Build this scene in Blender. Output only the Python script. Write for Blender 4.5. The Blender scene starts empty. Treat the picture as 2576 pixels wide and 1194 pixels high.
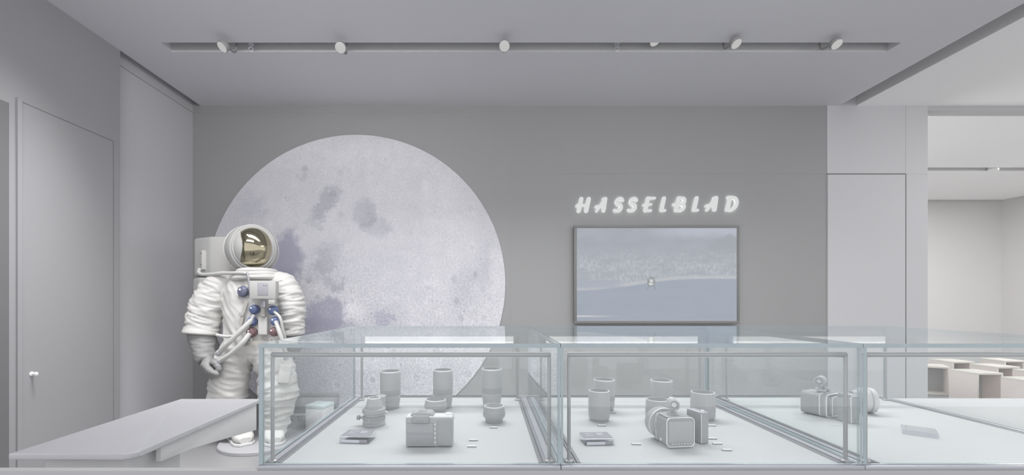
import bpy, bmesh, math, random
from mathutils import Vector, Matrix, noise
import numpy as np
random.seed(7)
S = bpy.context.scene
COL = S.collection
PI = math.pi

# ------------------------------------------------------------------ camera
EYE, F, CX, CY = 1.3, 1100.0, 1222.0, 758.0        # eye height in m, focal length and principal point in photo pixels
cam_d = bpy.data.cameras.new('camera'); cam = bpy.data.objects.new('camera', cam_d); COL.objects.link(cam)
cam.location = (0, 0, EYE); cam.rotation_euler = (PI/2, 0, 0)
cam_d.sensor_width = 36; cam_d.lens = F/2576*36
cam_d.shift_x = (1288-CX)/2576; cam_d.shift_y = (CY-597)/2576
cam_d.clip_start = 0.02
S.camera = cam
def P(px, py, d):                                   # photo pixel at distance d -> world point
    return Vector(((px-CX)/F*d, d, EYE+(CY-py)/F*d))

# ------------------------------------------------------------------ light and exposure
vs = S.view_settings
vs.view_transform = 'Standard'; vs.look = 'None'; vs.exposure = 0.0; vs.gamma = 1.0; vs.use_curve_mapping = False
S.cycles.max_bounces = 12; S.cycles.diffuse_bounces = 6; S.cycles.transparent_max_bounces = 40
S.cycles.use_denoising = True
W = bpy.data.worlds.new('world'); S.world = W; W.use_nodes = True
bg = W.node_tree.nodes['Background']; bg.inputs[0].default_value = (0.97, 0.97, 1.0, 1); bg.inputs[1].default_value = 1.2
def area(name, loc, target, sx, sy, power, color=(1, 1, 1)):
    l = bpy.data.lights.new(name, 'AREA'); l.shape = 'RECTANGLE'; l.size = sx; l.size_y = sy; l.energy = power; l.color = color
    o = bpy.data.objects.new(name, l); COL.objects.link(o); o.location = loc
    o.rotation_euler = (Vector(target)-Vector(loc)).to_track_quat('-Z', 'Y').to_euler()
    return o
for x, p in ((-0.8, 44), (1.9, 42)):
    area('ceiling_fill', (x, 2.78, 3.40), (x, 2.95, 0), 2.8, .5, p).data.spread = math.radians(120)  # added fill out of view, no fixture; brightens floor and lower walls
area('ceiling_fill', (-2.4, 2.75, 3.40), (-2.45, 2.8, 0), .4, .6, 15).data.spread = math.radians(68)  # added narrow fill out of view, lifts the lower part of the near wall
area('wall_fill', (-1.5, 1.5, 3.40), (-1.6, 4.8, 2.1), 2.0, .5, 23).data.spread = math.radians(110)  # added unseen fill aimed at the moon side of the back wall
area('wall_fill', (1.9, 1.5, 3.40), (2.3, 4.8, 2.6), 2.0, .5, 11).data.spread = math.radians(110)  # added unseen fill for the television side of the back wall
area('side_room_fill', (7.4, 2.2, 3.40), (7.4, 2.25, 0), 4.5, 3.0, 90)  # added fill without a fixture, brightens the side room
area('side_room_fill', (8.6, 6.3, 3.36), (8.3, 6.3, 0), 2.0, 1.0, 80)  # added fill without a fixture, brightens the far room and its ceiling

# ------------------------------------------------------------------ materials
def s1(v):
    v /= 255.0
    return v/12.92 if v <= .04045 else ((v+.055)/1.055)**2.4
def lin(c, k=1.0):
    if isinstance(c, (int, float)): c = (c, c, c)
    return (s1(c[0])*k, s1(c[1])*k, s1(c[2])*k, 1)
class NT:
    def __init__(self, name):
        self.m = bpy.data.materials.new(name); self.m.use_nodes = True
        self.t = self.m.node_tree; self.b = self.t.nodes['Principled BSDF']; self.out = self.t.nodes['Material Output']
    def n(self, typ, **kw):
        x = self.t.nodes.new(typ)
        for k, v in kw.items():
            if k.startswith('i_'): x.inputs[int(k[2:])].default_value = v
            else: setattr(x, k, v)
        return x
    def l(self, a, b): self.t.links.new(a, b)
    def math(self, op, a, b=None, clamp=False):
        x = self.n('ShaderNodeMath', operation=op, use_clamp=clamp)
        for i, v in enumerate((a, b)):
            if v is None: continue
            if isinstance(v, (int, float)): x.inputs[i].default_value = v
            else: self.l(v, x.inputs[i])
        return x.outputs[0]
    def mix(self, f, a, b, blend='MIX'):
        x = self.n('ShaderNodeMix', data_type='RGBA', blend_type=blend)
        for i, v in ((0, f), (6, a), (7, b)):
            if isinstance(v, (int, float, tuple)): x.inputs[i].default_value = v
            else: self.l(v, x.inputs[i])
        return x.outputs[2]
def mat(name, c, rough=.5, metal=0, spec=.5, var=.03, scale=6., bump=0, bscale=200., emit=0, coat=0, ecol=None):
    t = NT(name); b = t.b
    col = c if len(c) == 4 else c + (1,)
    tc = t.n('ShaderNodeTexCoord')
    nz = t.n('ShaderNodeTexNoise'); nz.inputs['Scale'].default_value = scale; nz.inputs['Detail'].default_value = 4
    t.l(tc.outputs['Object'], nz.inputs['Vector'])
    k0, k1 = 1-var, 1+var
    t.l(t.mix(nz.outputs[0], tuple(x*k0 for x in col[:3])+(1,), tuple(min(1, x*k1) for x in col[:3])+(1,)), b.inputs['Base Color'])
    b.inputs['Roughness'].default_value = rough; b.inputs['Metallic'].default_value = metal
    b.inputs['Specular IOR Level'].default_value = spec
    if coat: b.inputs['Coat Weight'].default_value = coat
    if bump:
        n2 = t.n('ShaderNodeTexNoise'); n2.inputs['Scale'].default_value = bscale; n2.inputs['Detail'].default_value = 3
        t.l(tc.outputs['Object'], n2.inputs['Vector'])
        bp = t.n('ShaderNodeBump'); bp.inputs['Strength'].default_value = bump; bp.inputs['Distance'].default_value = .004
        t.l(n2.outputs[0], bp.inputs['Height']); t.l(bp.outputs[0], b.inputs['Normal'])
    if emit:
        b.inputs['Emission Color'].default_value = ecol or col; b.inputs['Emission Strength'].default_value = emit
    return t.m
def glass(name, tint, r0=.035, k=.85):
    t = NT(name); t.t.nodes.remove(t.b)
    tr = t.n('ShaderNodeBsdfTransparent'); tr.inputs[0].default_value = tint + (1,)
    gl = t.n('ShaderNodeBsdfGlossy'); gl.inputs['Roughness'].default_value = .0; gl.inputs[0].default_value = (.95, .97, .97, 1)
    lw = t.n('ShaderNodeLayerWeight'); lw.inputs[0].default_value = .5
    f = t.math('ADD', t.math('MULTIPLY', t.math('POWER', lw.outputs['Facing'], 5.), k), r0, True)
    mx = t.n('ShaderNodeMixShader'); t.l(f, mx.inputs[0]); t.l(tr.outputs[0], mx.inputs[1]); t.l(gl.outputs[0], mx.inputs[2])
    t.l(mx.outputs[0], t.out.inputs[0])
    return t.m
def wood(name, a, b):
    t = NT(name); tc = t.n('ShaderNodeTexCoord'); mp = t.n('ShaderNodeMapping'); mp.inputs['Scale'].default_value = (3, 3, 26)
    t.l(tc.outputs['Object'], mp.inputs[0])
    nz = t.n('ShaderNodeTexNoise'); nz.inputs['Scale'].default_value = 2.2; nz.inputs['Detail'].default_value = 5; nz.inputs['Distortion'].default_value = .6
    t.l(mp.outputs[0], nz.inputs['Vector']); t.l(t.mix(nz.outputs[0], a, b), t.b.inputs['Base Color'])
    t.b.inputs['Roughness'].default_value = .5
    return t.m
M = {}
M['wall_dark'] = mat('wall_dark', (.335, .335, .335), .55, var=.015, scale=1.5)
M['wall_left'] = mat('wall_left', (.335, .335, .345), .5, var=.015, scale=1.5)
M['wall_alcove'] = mat('wall_alcove', (.57, .57, .585), .5, var=.015, scale=1.5)
M['wall_light'] = mat('wall_light', lin((202, 202, 204), 1), .6, var=.012, scale=1.5)
M['wall_warm'] = mat('wall_warm', (.78, .765, .76), .6, var=.012, scale=1.5)
M['door_dark'] = mat('door_dark', (.17, .17, .175), .5)
M['seam_lite'] = mat('seam_lite', (.34, .34, .34), .6)
M['seam'] = mat('seam', (.22, .22, .22), .7)
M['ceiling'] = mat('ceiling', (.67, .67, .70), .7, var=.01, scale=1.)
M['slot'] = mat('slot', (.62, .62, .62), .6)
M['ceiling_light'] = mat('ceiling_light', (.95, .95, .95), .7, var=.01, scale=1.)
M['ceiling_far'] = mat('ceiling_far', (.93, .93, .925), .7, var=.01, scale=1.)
M['floor'] = mat('floor', (.30, .30, .305), .28, var=.04, scale=3.)
M['floor_light'] = mat('floor_light', (.34, .34, .335), .5, var=.02, scale=3.)
M['counter'] = mat('counter', (.51, .51, .515), .5, var=.02)
M['tabletop'] = mat('tabletop', (.43, .43, .45), .7, var=.02, scale=9., bump=.05, bscale=600.)
M['tablerim'] = mat('table_rim', (.62, .62, .64), .5)
M['tableside'] = mat('tableside', (.86, .86, .86), .5)
M['deck'] = mat('deck', (.61, .62, .625), .5, var=.008)
M['alu'] = mat('alu', lin((196, 196, 202)), .32, metal=.35, var=.03)
M['alu_dark'] = mat('alu_dark', lin((158, 158, 162)), .35, metal=.3)
M['bar'] = mat('bar', (.43, .43, .43), .35, metal=.3, var=.03)
M['led'] = mat('led', (.92, .92, .90), .4, emit=1.8)
M['glass'] = glass('glass', (.985, .993, .992), .045, .88)
M['acrylic'] = glass('acrylic', (.93, .935, .95), .06)
M['edge'] = mat('glass_edge', (.45, .53, .555), .15, var=.08, scale=30.)
M['black'] = mat('black', (.47, .47, .475), .4, var=.03, scale=40.)
M['black2'] = mat('black_matte', (.42, .42, .425), .7, var=.06, scale=60., bump=.2, bscale=900.)
M['rubber'] = mat('rubber', (.41, .41, .415), .6, var=.03)
M['lensglass'] = mat('lens_glass', (.38, .38, .39), .08, spec=.8, coat=.5)
M['chrome'] = mat('chrome', (.88, .88, .885), .25, metal=.25)
M['pale'] = mat('pale', lin((213, 213, 213)), .4)
M['card'] = mat('card', (.36, .355, .385), .5)
M['ink'] = mat('ink', lin((216, 215, 222)), .5)
M['tag'] = mat('tag', lin((236, 236, 236)), .5)
M['tagdark'] = mat('tag_dark', lin((165, 165, 167)), .5)
M['frame'] = mat('frame', (.20, .20, .197), .4)
M['letter'] = mat('letter', (.05, .05, .05), .95, spec=.05, emit=.66, ecol=(1., 1.03, 1.02, 1))
M['halo'] = mat('halo', (.9, .92, .91), .5, emit=4.0)
M['lamp'] = mat('lamp', (.05, .05, .05), .5, emit=.46, ecol=(1, 1, .985, 1))
M['lamp_body'] = mat('lamp_body', lin((150, 150, 150)), .5)
M['suit'] = mat('suit', (.63, .62, .60), .85, var=.03, scale=9., bump=.12, bscale=420.)
M['suit2'] = mat('suit2', (.46, .455, .445), .6, var=.02, scale=9.)
M['pack'] = mat('pack', (.58, .575, .56), .7, var=.02, scale=9.)
M['glove'] = mat('glove', (.26, .26, .26), .6, var=.06, scale=14.)
M['strap'] = mat('strap', (.44, .425, .385), .6)
M['blue'] = mat('blue', lin((98, 111, 150)), .25, var=.1, scale=30.)
M['navy'] = mat('navy', lin((104, 106, 128)), .2, var=.1, scale=30.)
M['red'] = mat('red', lin((122, 96, 98)), .3, var=.1, scale=30.)
M['gold'] = mat('gold', (.46, .42, .30), .07, metal=1.0)
M['hose'] = mat('hose', (.54, .54, .525), .5)
M['wood'] = wood('wood', lin((232, 219, 212)), lin((242, 230, 224)))
M['wood_edge'] = wood('wood_edge', lin((234, 227, 216)), lin((240, 234, 224)))
M['inner'] = mat('inner', lin((172, 170, 170)), .7)
M['dark'] = mat('dark', lin((150, 150, 152)), .4)
M['carton'] = mat('carton', (.92, .93, .925), .6)
M['teal'] = mat('teal', (.68, .80, .80), .6)

# ------------------------------------------------------------------ mesh helpers
class MB:
    def __init__(self): self.bm = bmesh.new(); self.mi = 0
    def _tag(self, faces):
        for f in faces: f.material_index = self.mi
    def box(self, a, b, bev=0, seg=2, mtx=None):
        a, b = Vector(a), Vector(b)
        r = bmesh.ops.create_cube(self.bm, size=1)
        v = r['verts']
        for x in v: x.co = Vector(((a[i]+b[i])/2 + x.co[i]*(b[i]-a[i]) for i in range(3)))
        fs = list({f for x in v for f in x.link_faces}); self._tag(fs)
        if bev:
            es = list({e for x in v for e in x.link_edges})
            r2 = bmesh.ops.bevel(self.bm, geom=es, offset=bev, segments=seg, profile=.5, affect='EDGES')
            self._tag(r2['faces']); v = list({x for f in r2['faces'] for x in f.verts} | {x for x in v if x.is_valid})
        if mtx: bmesh.ops.transform(self.bm, matrix=mtx, verts=v)
        return self
    def rings(self, rings, cap=True, closed=False):
        vs_ = [[self.bm.verts.new(p) for p in r] for r in rings]
        n = len(vs_[0]); fs = []
        m = len(vs_)
        for i in range(m if closed else m-1):
            a, b = vs_[i], vs_[(i+1) % m]
            for j in range(n): fs.append(self.bm.faces.new((a[j], a[(j+1) % n], b[(j+1) % n], b[j])))
        if cap and not closed:
            fs.append(self.bm.faces.new(vs_[0][::-1])); fs.append(self.bm.faces.new(vs_[-1]))
        self._tag(fs); return self
    def lathe(self, prof, c=(0, 0, 0), axis=(0, 0, 1), n=32, cap=True):
        q = Vector(axis).to_track_quat('Z', 'Y'); c = Vector(c)
        return self.rings([[c + q @ Vector((r*math.cos(2*PI*j/n), r*math.sin(2*PI*j/n), z)) for j in range(n)] for r, z in prof], cap)
    def cyl(self, p0, p1, r, r1=None, n=20):
        p0, p1 = Vector(p0), Vector(p1)
        return self.lathe([(r, 0), (r if r1 is None else r1, (p1-p0).length)], p0, p1-p0, n)
    def tube(self, pts, r, n=12, sub=0, closed=False):
        pts = [Vector(p) for p in pts]
        rr = list(r) if isinstance(r, (list, tuple)) else [r]*len(pts)
        if sub:
            q, q2 = [], []; N = len(pts)
            for i in range(N if closed else N-1):
                if closed: a, b, c, d = pts[i-1], pts[i], pts[(i+1) % N], pts[(i+2) % N]
                else: a, b, c, d = pts[max(i-1, 0)], pts[i], pts[i+1], pts[min(i+2, N-1)]
                for k in range(sub):
                    t = k/sub
                    q.append(.5*((2*b)+(c-a)*t+(2*a-5*b+4*c-d)*t*t+(3*b-a-3*c+d)*t**3)); q2.append(rr[i]*(1-t)+rr[(i+1) % N]*t)
            if not closed: q.append(pts[-1]); q2.append(rr[-1])
            pts, rr = q, q2
        rings = []; up = None; N = len(pts)
        for i, p in enumerate(pts):
            if closed: t = pts[(i+1) % N]-pts[i-1]
            else: t = pts[min(i+1, N-1)]-pts[max(i-1, 0)]
            t.normalize()
            if up is None: up = t.orthogonal().normalized()
            up = (up - t*up.dot(t)).normalized(); sd = t.cross(up)
            rings.append([p + (up*math.cos(2*PI*j/n)+sd*math.sin(2*PI*j/n))*rr[i] for j in range(n)])
        return self.rings(rings, not closed, closed)
    def ball(self, c, r, n=24, m=14, mtx=None):
        r = Vector(r) if not isinstance(r, (int, float)) else Vector((r, r, r)); c = Vector(c)
        R = []
        for i in range(1, m):
            a = PI*i/m
            R.append([Vector((math.sin(a)*math.cos(2*PI*j/n)*r.x, math.sin(a)*math.sin(2*PI*j/n)*r.y, -math.cos(a)*r.z)) for j in range(n)])
        if mtx: R = [[mtx @ p for p in q] for q in R]
        return self.rings([[c+p for p in q] for q in R])
    def prism(self, poly, z0, z1, bev=0, mtx=None):
        n = len(poly); b = [self.bm.verts.new((x, y, z0)) for x, y in poly]; t = [self.bm.verts.new((x, y, z1)) for x, y in poly]
        fs = [self.bm.faces.new(b[::-1]), self.bm.faces.new(t)]
        for i in range(n): fs.append(self.bm.faces.new((b[i], b[(i+1) % n], t[(i+1) % n], t[i])))
        self._tag(fs); v = b+t
        if bev:
            es = list({e for x in v for e in x.link_edges})
            r2 = bmesh.ops.bevel(self.bm, geom=es, offset=bev, segments=3, profile=.5, affect='EDGES')
            self._tag(r2['faces']); v = list({x for f in r2['faces'] for x in f.verts} | {x for x in v if x.is_valid})
        if mtx: bmesh.ops.transform(self.bm, matrix=mtx, verts=v)
        return self
    def build(self, name, mats, parent=None, loc=None, smooth=True, angle=35):
        bmesh.ops.recalc_face_normals(self.bm, faces=self.bm.faces)
        me = bpy.data.meshes.new(name); self.bm.to_mesh(me); self.bm.free()
        if not isinstance(mats, (list, tuple)): mats = [mats]
        for m in mats: me.materials.append(m)
        if smooth:
            me.polygons.foreach_set('use_smooth', [True]*len(me.polygons))
            me.set_sharp_from_angle(angle=math.radians(angle))
        o = bpy.data.objects.new(name, me); COL.objects.link(o)
        if parent: o.parent = parent
        if loc is not None: o.location = loc
        return o
def tag(o, label, cat, group=None):
    o['label'] = label; o['category'] = cat
    if group: o['group'] = group
    return o
def thing(name, label, cat, loc=(0, 0, 0), rz=0, group=None):
    o = bpy.data.objects.new(name, None); COL.objects.link(o); o.empty_display_size = .05
    o.location = loc; o.rotation_euler = (0, 0, rz)
    return tag(o, label, cat, group)
def struct(o): o['kind'] = 'structure'; return o
def copy_thing(o, loc, rz, label):
    c = o.copy(); COL.objects.link(c); c.location = loc; c.rotation_euler = (0, 0, rz); c['label'] = label
    def kids(a, b):
        for ch in list(a.children):
            k = ch.copy(); COL.objects.link(k); k.parent = b; kids(ch, k)
    kids(o, c)
    return c
def sbox(name, a, b, m, bev=0, parent=None): return struct(MB().box(a, b, bev).build(name, m, parent, smooth=False))

# ------------------------------------------------------------------ the room
YB, HC = 4.8, 3.447                                   # back wall distance, ceiling height
SX = lambda px, d=YB: (px-CX)/F*d
SZ = lambda py, d=YB: EYE+(CY-py)/F*d
XL, XA, XD, XR = -3.13, -3.216, SX(2080), SX(2333)
sbox('floor', (-6, -3.2, -.1), (XR, YB+.3, 0), M['floor'])
sbox('floor_side', (XR, -3.2, -.1), (13, 10, 0), M['floor_light'])
sbox('wall_back', (-3.6, YB, 0), (XD, YB+.15, HC+.3), M['wall_dark'])
sbox('wall_passage', (XD, YB-.004, 0), (XR, YB+.15, HC+.3), M['wall_light'])
sbox('wall_left', (XL-.3, .8, 0), (XL, 3.742, HC+.16), M['wall_left'])
sbox('wall_alcove', (XA-.2, 3.742, 0), (XA, YB, HC+.16), M['wall_alcove'])
sbox('trim_1', (XA-.001, 3.742, SZ(284)), (XA+.0015, YB, SZ(282)), M['seam_lite'])
sbox('ceiling_gap', (XA-.2, .8, HC+.16), (XL+.05, YB+.1, HC+.21), M['wall_left'])
# ceiling with the recessed light slot
m = MB(); sy0, sy1, sx0, sx1 = 3.628, 3.762, -2.70, 3.45; ct = HC+.16
m.box((XL, -.8, HC), (3.874, sy0, ct)); m.box((XL, sy1, HC), (3.874, YB, ct))
m.box((XL, sy0, HC), (sx0, sy1, ct)); m.box((sx1, sy0, HC), (3.874, sy1, ct))
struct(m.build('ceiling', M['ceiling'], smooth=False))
sbox('trim_2', (sx0-.05, sy0-.05, ct), (sx1+.05, sy1+.05, ct+.05), M['slot'])
sbox('trim_3', (sx0, sy1-.006, HC+.004), (sx1, sy1, ct), M['slot'])
sbox('trim_4', (3.80, -.8, ct), (4.2, YB+.1, ct+.05), M['slot'])      # top of the gap between the two ceilings
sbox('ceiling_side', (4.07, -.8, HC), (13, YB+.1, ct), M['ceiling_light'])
sbox('trim_5', (4.064, -.8, HC+.004), (4.07, YB, ct), M['slot'])
sbox('trim_6', (XR, YB, SZ(278)), (13, YB+.14, HC+.002), M['counter'])   # header over the opening
# far room
fz = SZ(278); fy = 9.0
m = MB(); fx0, fx1 = 5.03, SX(2525, fy)
m.box((fx0, YB+.14, fz), (fx1, 6.84, fz+.12)); m.box((fx0, 7.02, fz), (fx1, fy, fz+.12))
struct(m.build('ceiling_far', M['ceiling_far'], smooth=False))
sbox('trim_7', (fx0, 6.8, fz+.12), (fx1, 7.06, fz+.16), M['slot'])
sbox('trim_8', (fx0, 7.012, fz+.003), (fx1, 7.02, fz+.12), M['slot'])
sbox('ceiling_far_top', (XR-.2, YB+.1, fz+.3), (13, 10, fz+.4), M['ceiling_light'])
sbox('wall_far', (XR-.2, fy+.25, 0), (13, fy+.4, fz+.35), M['wall_warm'])
sbox('wall_side', (fx1+.25, YB+.4, 0), (fx1+.4, fy+.3, fz+.35), M['wall_warm'])
# seams of the wall panels
def seam_v(px, y0, y1, n, d=YB-.0015, w=.006, m='seam'):
    x = SX(px, YB); sbox('trim_%d' % n, (x-w/2, d, SZ(y1, YB)), (x+w/2, YB+.001, SZ(y0, YB)), M[m])
sbox('trim_9', (SX(1285), YB-.0015, 0), (SX(1288), YB+.001, HC), M['seam_lite'])
sbox('trim_10', (SX(1290), YB-.0015, SZ(438)), (XD, YB+.001, SZ(436.6)), M['seam_lite'])
sbox('trim_11', (SX(487), YB-.0015, SZ(284)), (SX(1285), YB+.001, SZ(282)), M['seam_lite'])
yw = YB-.0055
sbox('trim_12', (XR-(XR-SX(2279)), yw, SZ(438.2)), (XR, YB, SZ(436.8)), M['counter'])
sbox('trim_13', (SX(2277), yw, SZ(437)), (SX(2278.4), YB, HC), M['counter'])
sbox('trim_14', (SX(2275.5), yw, 0), (SX(2279), YB, SZ(437)), M['seam'])
sbox('trim_15', (XD, yw, SZ(439)), (SX(2276), YB, SZ(436)), M['seam'])
sbox('door_1', (XD+.004, YB-.010, .01), (SX(2275), YB-.002, SZ(439.5)), M['wall_light'])
# doors in the near wall
yd = lambda px: XL*F/(px-CX)
dz = 2.64
o = sbox('door_2', (XL-.02, yd(54), .01), (XL+.004, yd(283), dz), M['wall_left'])
kn = MB(); kc = Vector((XL+.004, yd(78), SZ(940, yd(78))))
kn.lathe([(.016, 0), (.016, .004), (.006, .006), (.006, .022), (.013, .026), (.014, .034), (.009, .040), (.0, .041)], kc, (1, 0, 0), 20)
kn.build('door_handle', M['chrome'], o)
for i, (a, b, pr, mm) in enumerate(((40, 52, .012, 'ceiling'), (285.5, 300, .006, 'ceiling'))):
    sbox('trim_%d' % (16+i), (XL, yd(a), 0), (XL+pr, yd(b), dz+.02 if i == 0 else dz-.01), M['wall_left'])
sbox('trim_18', (XL, yd(52), dz+.003), (XL+.0015, yd(284), dz+.009), M['seam'])
sbox('trim_19', (XL, yd(52.2), 0), (XL+.0015, yd(53.8), dz+.009), M['seam'])
sbox('trim_20', (XL, yd(283.5), 0), (XL+.0015, yd(284.8), dz+.009), M['seam'])
sbox('door_3', (XL-.02, 1.6, 0), (XL+.002, yd(22), SZ(259, yd(22))), M['door_dark'])

# ------------------------------------------------------------------ moon mural
mr = 374/F*YB; mc = Vector((SX(897), YB-.014, SZ(714)))
def moon_mat():
    t = NT('moon'); tc = t.n('ShaderNodeTexCoord'); mp = t.n('ShaderNodeMapping')
    mp.inputs['Scale'].default_value = (1/mr, 0, 1/mr); t.l(tc.outputs['Object'], mp.inputs[0])
    co = mp.outputs[0]
    wz = t.n('ShaderNodeTexNoise'); wz.inputs['Scale'].default_value = 9; wz.inputs['Detail'].default_value = 7; wz.inputs['Roughness'].default_value = .74
    t.l(co, wz.inputs['Vector'])
    dv = t.n('ShaderNodeVectorMath', operation='MULTIPLY_ADD'); t.l(wz.outputs['Color'], dv.inputs[0]); dv.inputs[1].default_value = (.26, 0, .26); dv.inputs[2].default_value = (-.13, 0, -.13)
    ad = t.n('ShaderNodeVectorMath', operation='ADD'); t.l(co, ad.inputs[0]); t.l(dv.outputs[0], ad.inputs[1]); wc = ad.outputs[0]
    def blob(px, py, rx, rz, rot, amt, soft=.34, warped=True):
        mpp = t.n('ShaderNodeMapping', vector_type='TEXTURE')
        mpp.inputs['Location'].default_value = ((px-897)/374, 0, (714-py)/374); mpp.inputs['Rotation'].default_value = (0, math.radians(rot), 0)
        mpp.inputs['Scale'].default_value = (rx/374, 1, rz/374); t.l(wc if warped else co, mpp.inputs[0])
        ln = t.n('ShaderNodeVectorMath', operation='LENGTH'); t.l(mpp.outputs[0], ln.inputs[0])
        mr_ = t.n('ShaderNodeMapRange', interpolation_type='SMOOTHSTEP'); t.l(ln.outputs['Value'], mr_.inputs[0])
        mr_.inputs[1].default_value = 1+soft*.6; mr_.inputs[2].default_value = 1-soft; mr_.inputs[3].default_value = 0; mr_.inputs[4].default_value = amt
        return mr_.outputs[0]
    def total(bl):
        a = None
        for b in bl:
            v = blob(*b); a = v if a is None else t.math('ADD', a, v)
        return a
    grey = total([(920, 538, 34, 36, 0, .55), (948, 568, 40, 30, 15, .45), (818, 512, 24, 54, 38, .75), (790, 566, 26, 14, 10, .35), (768, 425, 9, 8, 0, .6, .5, False),
                  (762, 452, 13, 9, 30, .3), (826, 640, 46, 44, 0, .42, .6), (800, 690, 34, 30, 20, .45, .6), (838, 712, 26, 16, 20, .5, .5), (1148, 757, 7, 11, 0, .55, .5, False), (1142, 702, 8, 12, 0, .4, .5, False), (1196, 690, 5, 9, 0, .6, .5, False), (1160, 800, 7, 10, 0, .45, .5, False), (803, 664, 8, 8, 0, .4, .5, False), (1078, 722, 14, 4, 12, .4, .6, False), (1190, 700, 46, 60, 10, .34, .9), (1160, 765, 30, 70, 0, .28, .9), (850, 720, 20, 12, 0, .5),
                  (820, 660, 28, 26, 0, .3), (600, 540, 50, 60, 20, .25, .9), (1225, 640, 24, 90, 0, .2, .9), (880, 690, 150, 60, 0, .12, .9), (900, 1010, 300, 90, 0, .22, .9),
                  (778, 705, 8, 9, 0, .5, .4, False), (838, 487, 10, 9, 0, .35, .4, False), (858, 540, 9, 9, 0, .35, .5, False)])
    vio = total([(722, 655, 42, 78, 8, 1.1), (822, 785, 55, 42, 0, .95), (800, 832, 105, 38, 6, .9), (965, 795, 26, 18, 0, .45), (690, 780, 60, 120, 0, .5, .8), (640, 520, 30, 40, 0, .2, .8), (760, 935, 150, 80, 0, .5, .9), (960, 800, 60, 30, 0, .25, .9), (1010, 700, 200, 200, 0, .1, .9)])
    lite = total([(893, 783, 24, 24, 0, .9, .7), (1088, 712, 22, 18, 0, .5), (1010, 470, 160, 110, 0, .4, .9), (870, 385, 200, 40, 0, .5, .9), (1130, 560, 70, 150, -15, .4, .9)])
    # craters at three sizes
    cr = None
    for sc, amp, lo in ((9., .75, .30), (19., .85, .32), (42., .8, .34)):
        vo = t.n('ShaderNodeTexVoronoi'); vo.inputs['Scale'].default_value = sc; t.l(co, vo.inputs['Vector'])
        cut = t.n('ShaderNodeSeparateColor'); t.l(vo.outputs['Color'], cut.inputs[0])
        rim = t.n('ShaderNodeValToRGB'); e = rim.color_ramp.elements
        e[0].position = 0; e[0].color = (.20, .20, .20, 1); e[1].position = lo+.1; e[1].color = (.5, .5, .5, 1)
        for p, v in ((lo-.12, .22), (lo-.04, .74), (lo+.02, .60)):
            x = e.new(p); x.color = (v, v, v, 1)
        t.l(vo.outputs['Distance'], rim.inputs[0])
        v = t.math('MULTIPLY', t.math('SUBTRACT', rim.outputs[0], .5), t.math('MULTIPLY', t.math('POWER', cut.outputs[0], 2.), amp))
        cr = v if cr is None else t.math('ADD', cr, v)
    rough_zone = t.math('ADD', t.math('MULTIPLY', t.math('ADD', grey, vio), .5), .30, True)
    sx = t.n('ShaderNodeSeparateXYZ'); t.l(co, sx.inputs[0])
    low = t.n('ShaderNodeMapRange'); t.l(sx.outputs[2], low.inputs[0]); low.inputs[1].default_value = .35; low.inputs[2].default_value = -.6; low.inputs[3].default_value = .40; low.inputs[4].default_value = 1.45
    fn = t.n('ShaderNodeTexNoise'); fn.inputs['Scale'].default_value = 75; fn.inputs['Detail'].default_value = 6; fn.inputs['Roughness'].default_value = .7; t.l(co, fn.inputs['Vector'])
    fine = t.math('ADD', t.math('MULTIPLY', t.math('SUBTRACT', fn.outputs[0], .5), 2.0), cr)
    fine = t.math('MULTIPLY', fine, t.math('MULTIPLY', low.outputs[0], 1.1))
    mid = t.math('MULTIPLY', t.math('SUBTRACT', wz.outputs[0], .5), .60)
    g = t.math('ADD', t.math('SUBTRACT', t.math('SUBTRACT', t.math('ADD', .60, t.math('MULTIPLY', lite, .30)), t.math('MULTIPLY', grey, .62)), t.math('MULTIPLY', vio, .56)), t.math('ADD', fine, mid), True)
    ramp = t.n('ShaderNodeValToRGB'); e = ramp.color_ramp.elements
    e[0].position = 0; e[0].color = lin((180, 180, 187)); e[1].position = 1; e[1].color = lin((233, 232, 235))
    x = e.new(.35); x.color = lin((198, 198, 204)); x = e.new(.62); x.color = lin((212, 211, 215))
    t.l(g, ramp.inputs[0])
    c = t.mix(t.math('MULTIPLY', vio, .8, True), ramp.outputs[0], t.mix(1.0, ramp.outputs[0], lin((238, 236, 250)), 'MULTIPLY'))
    t.l(c, t.b.inputs['Base Color']); t.b.inputs['Roughness'].default_value = .7; t.b.inputs['Specular IOR Level'].default_value = .2
    return t.m
M['moon'] = moon_mat()
def moon():
    n = 160; pts = []
    zc = -mc.z+.004
    a0 = math.asin(zc/mr)
    for i in range(n+1):
        a = a0 + (PI-2*a0)*i/n
        pts.append((mr*math.cos(a), mr*math.sin(a)))
    mtx = Matrix(((1, 0, 0, 0), (0, 0, -1, 0), (0, 1, 0, 0), (0, 0, 0, 1)))
    o = MB().prism(pts, -.013, 0, 0, mtx).build('moon_mural', M['moon'], None, mc, smooth=False)
    tag(o, 'huge round pale moon picture covering the dark wall behind the astronaut', 'mural')
moon()

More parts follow.
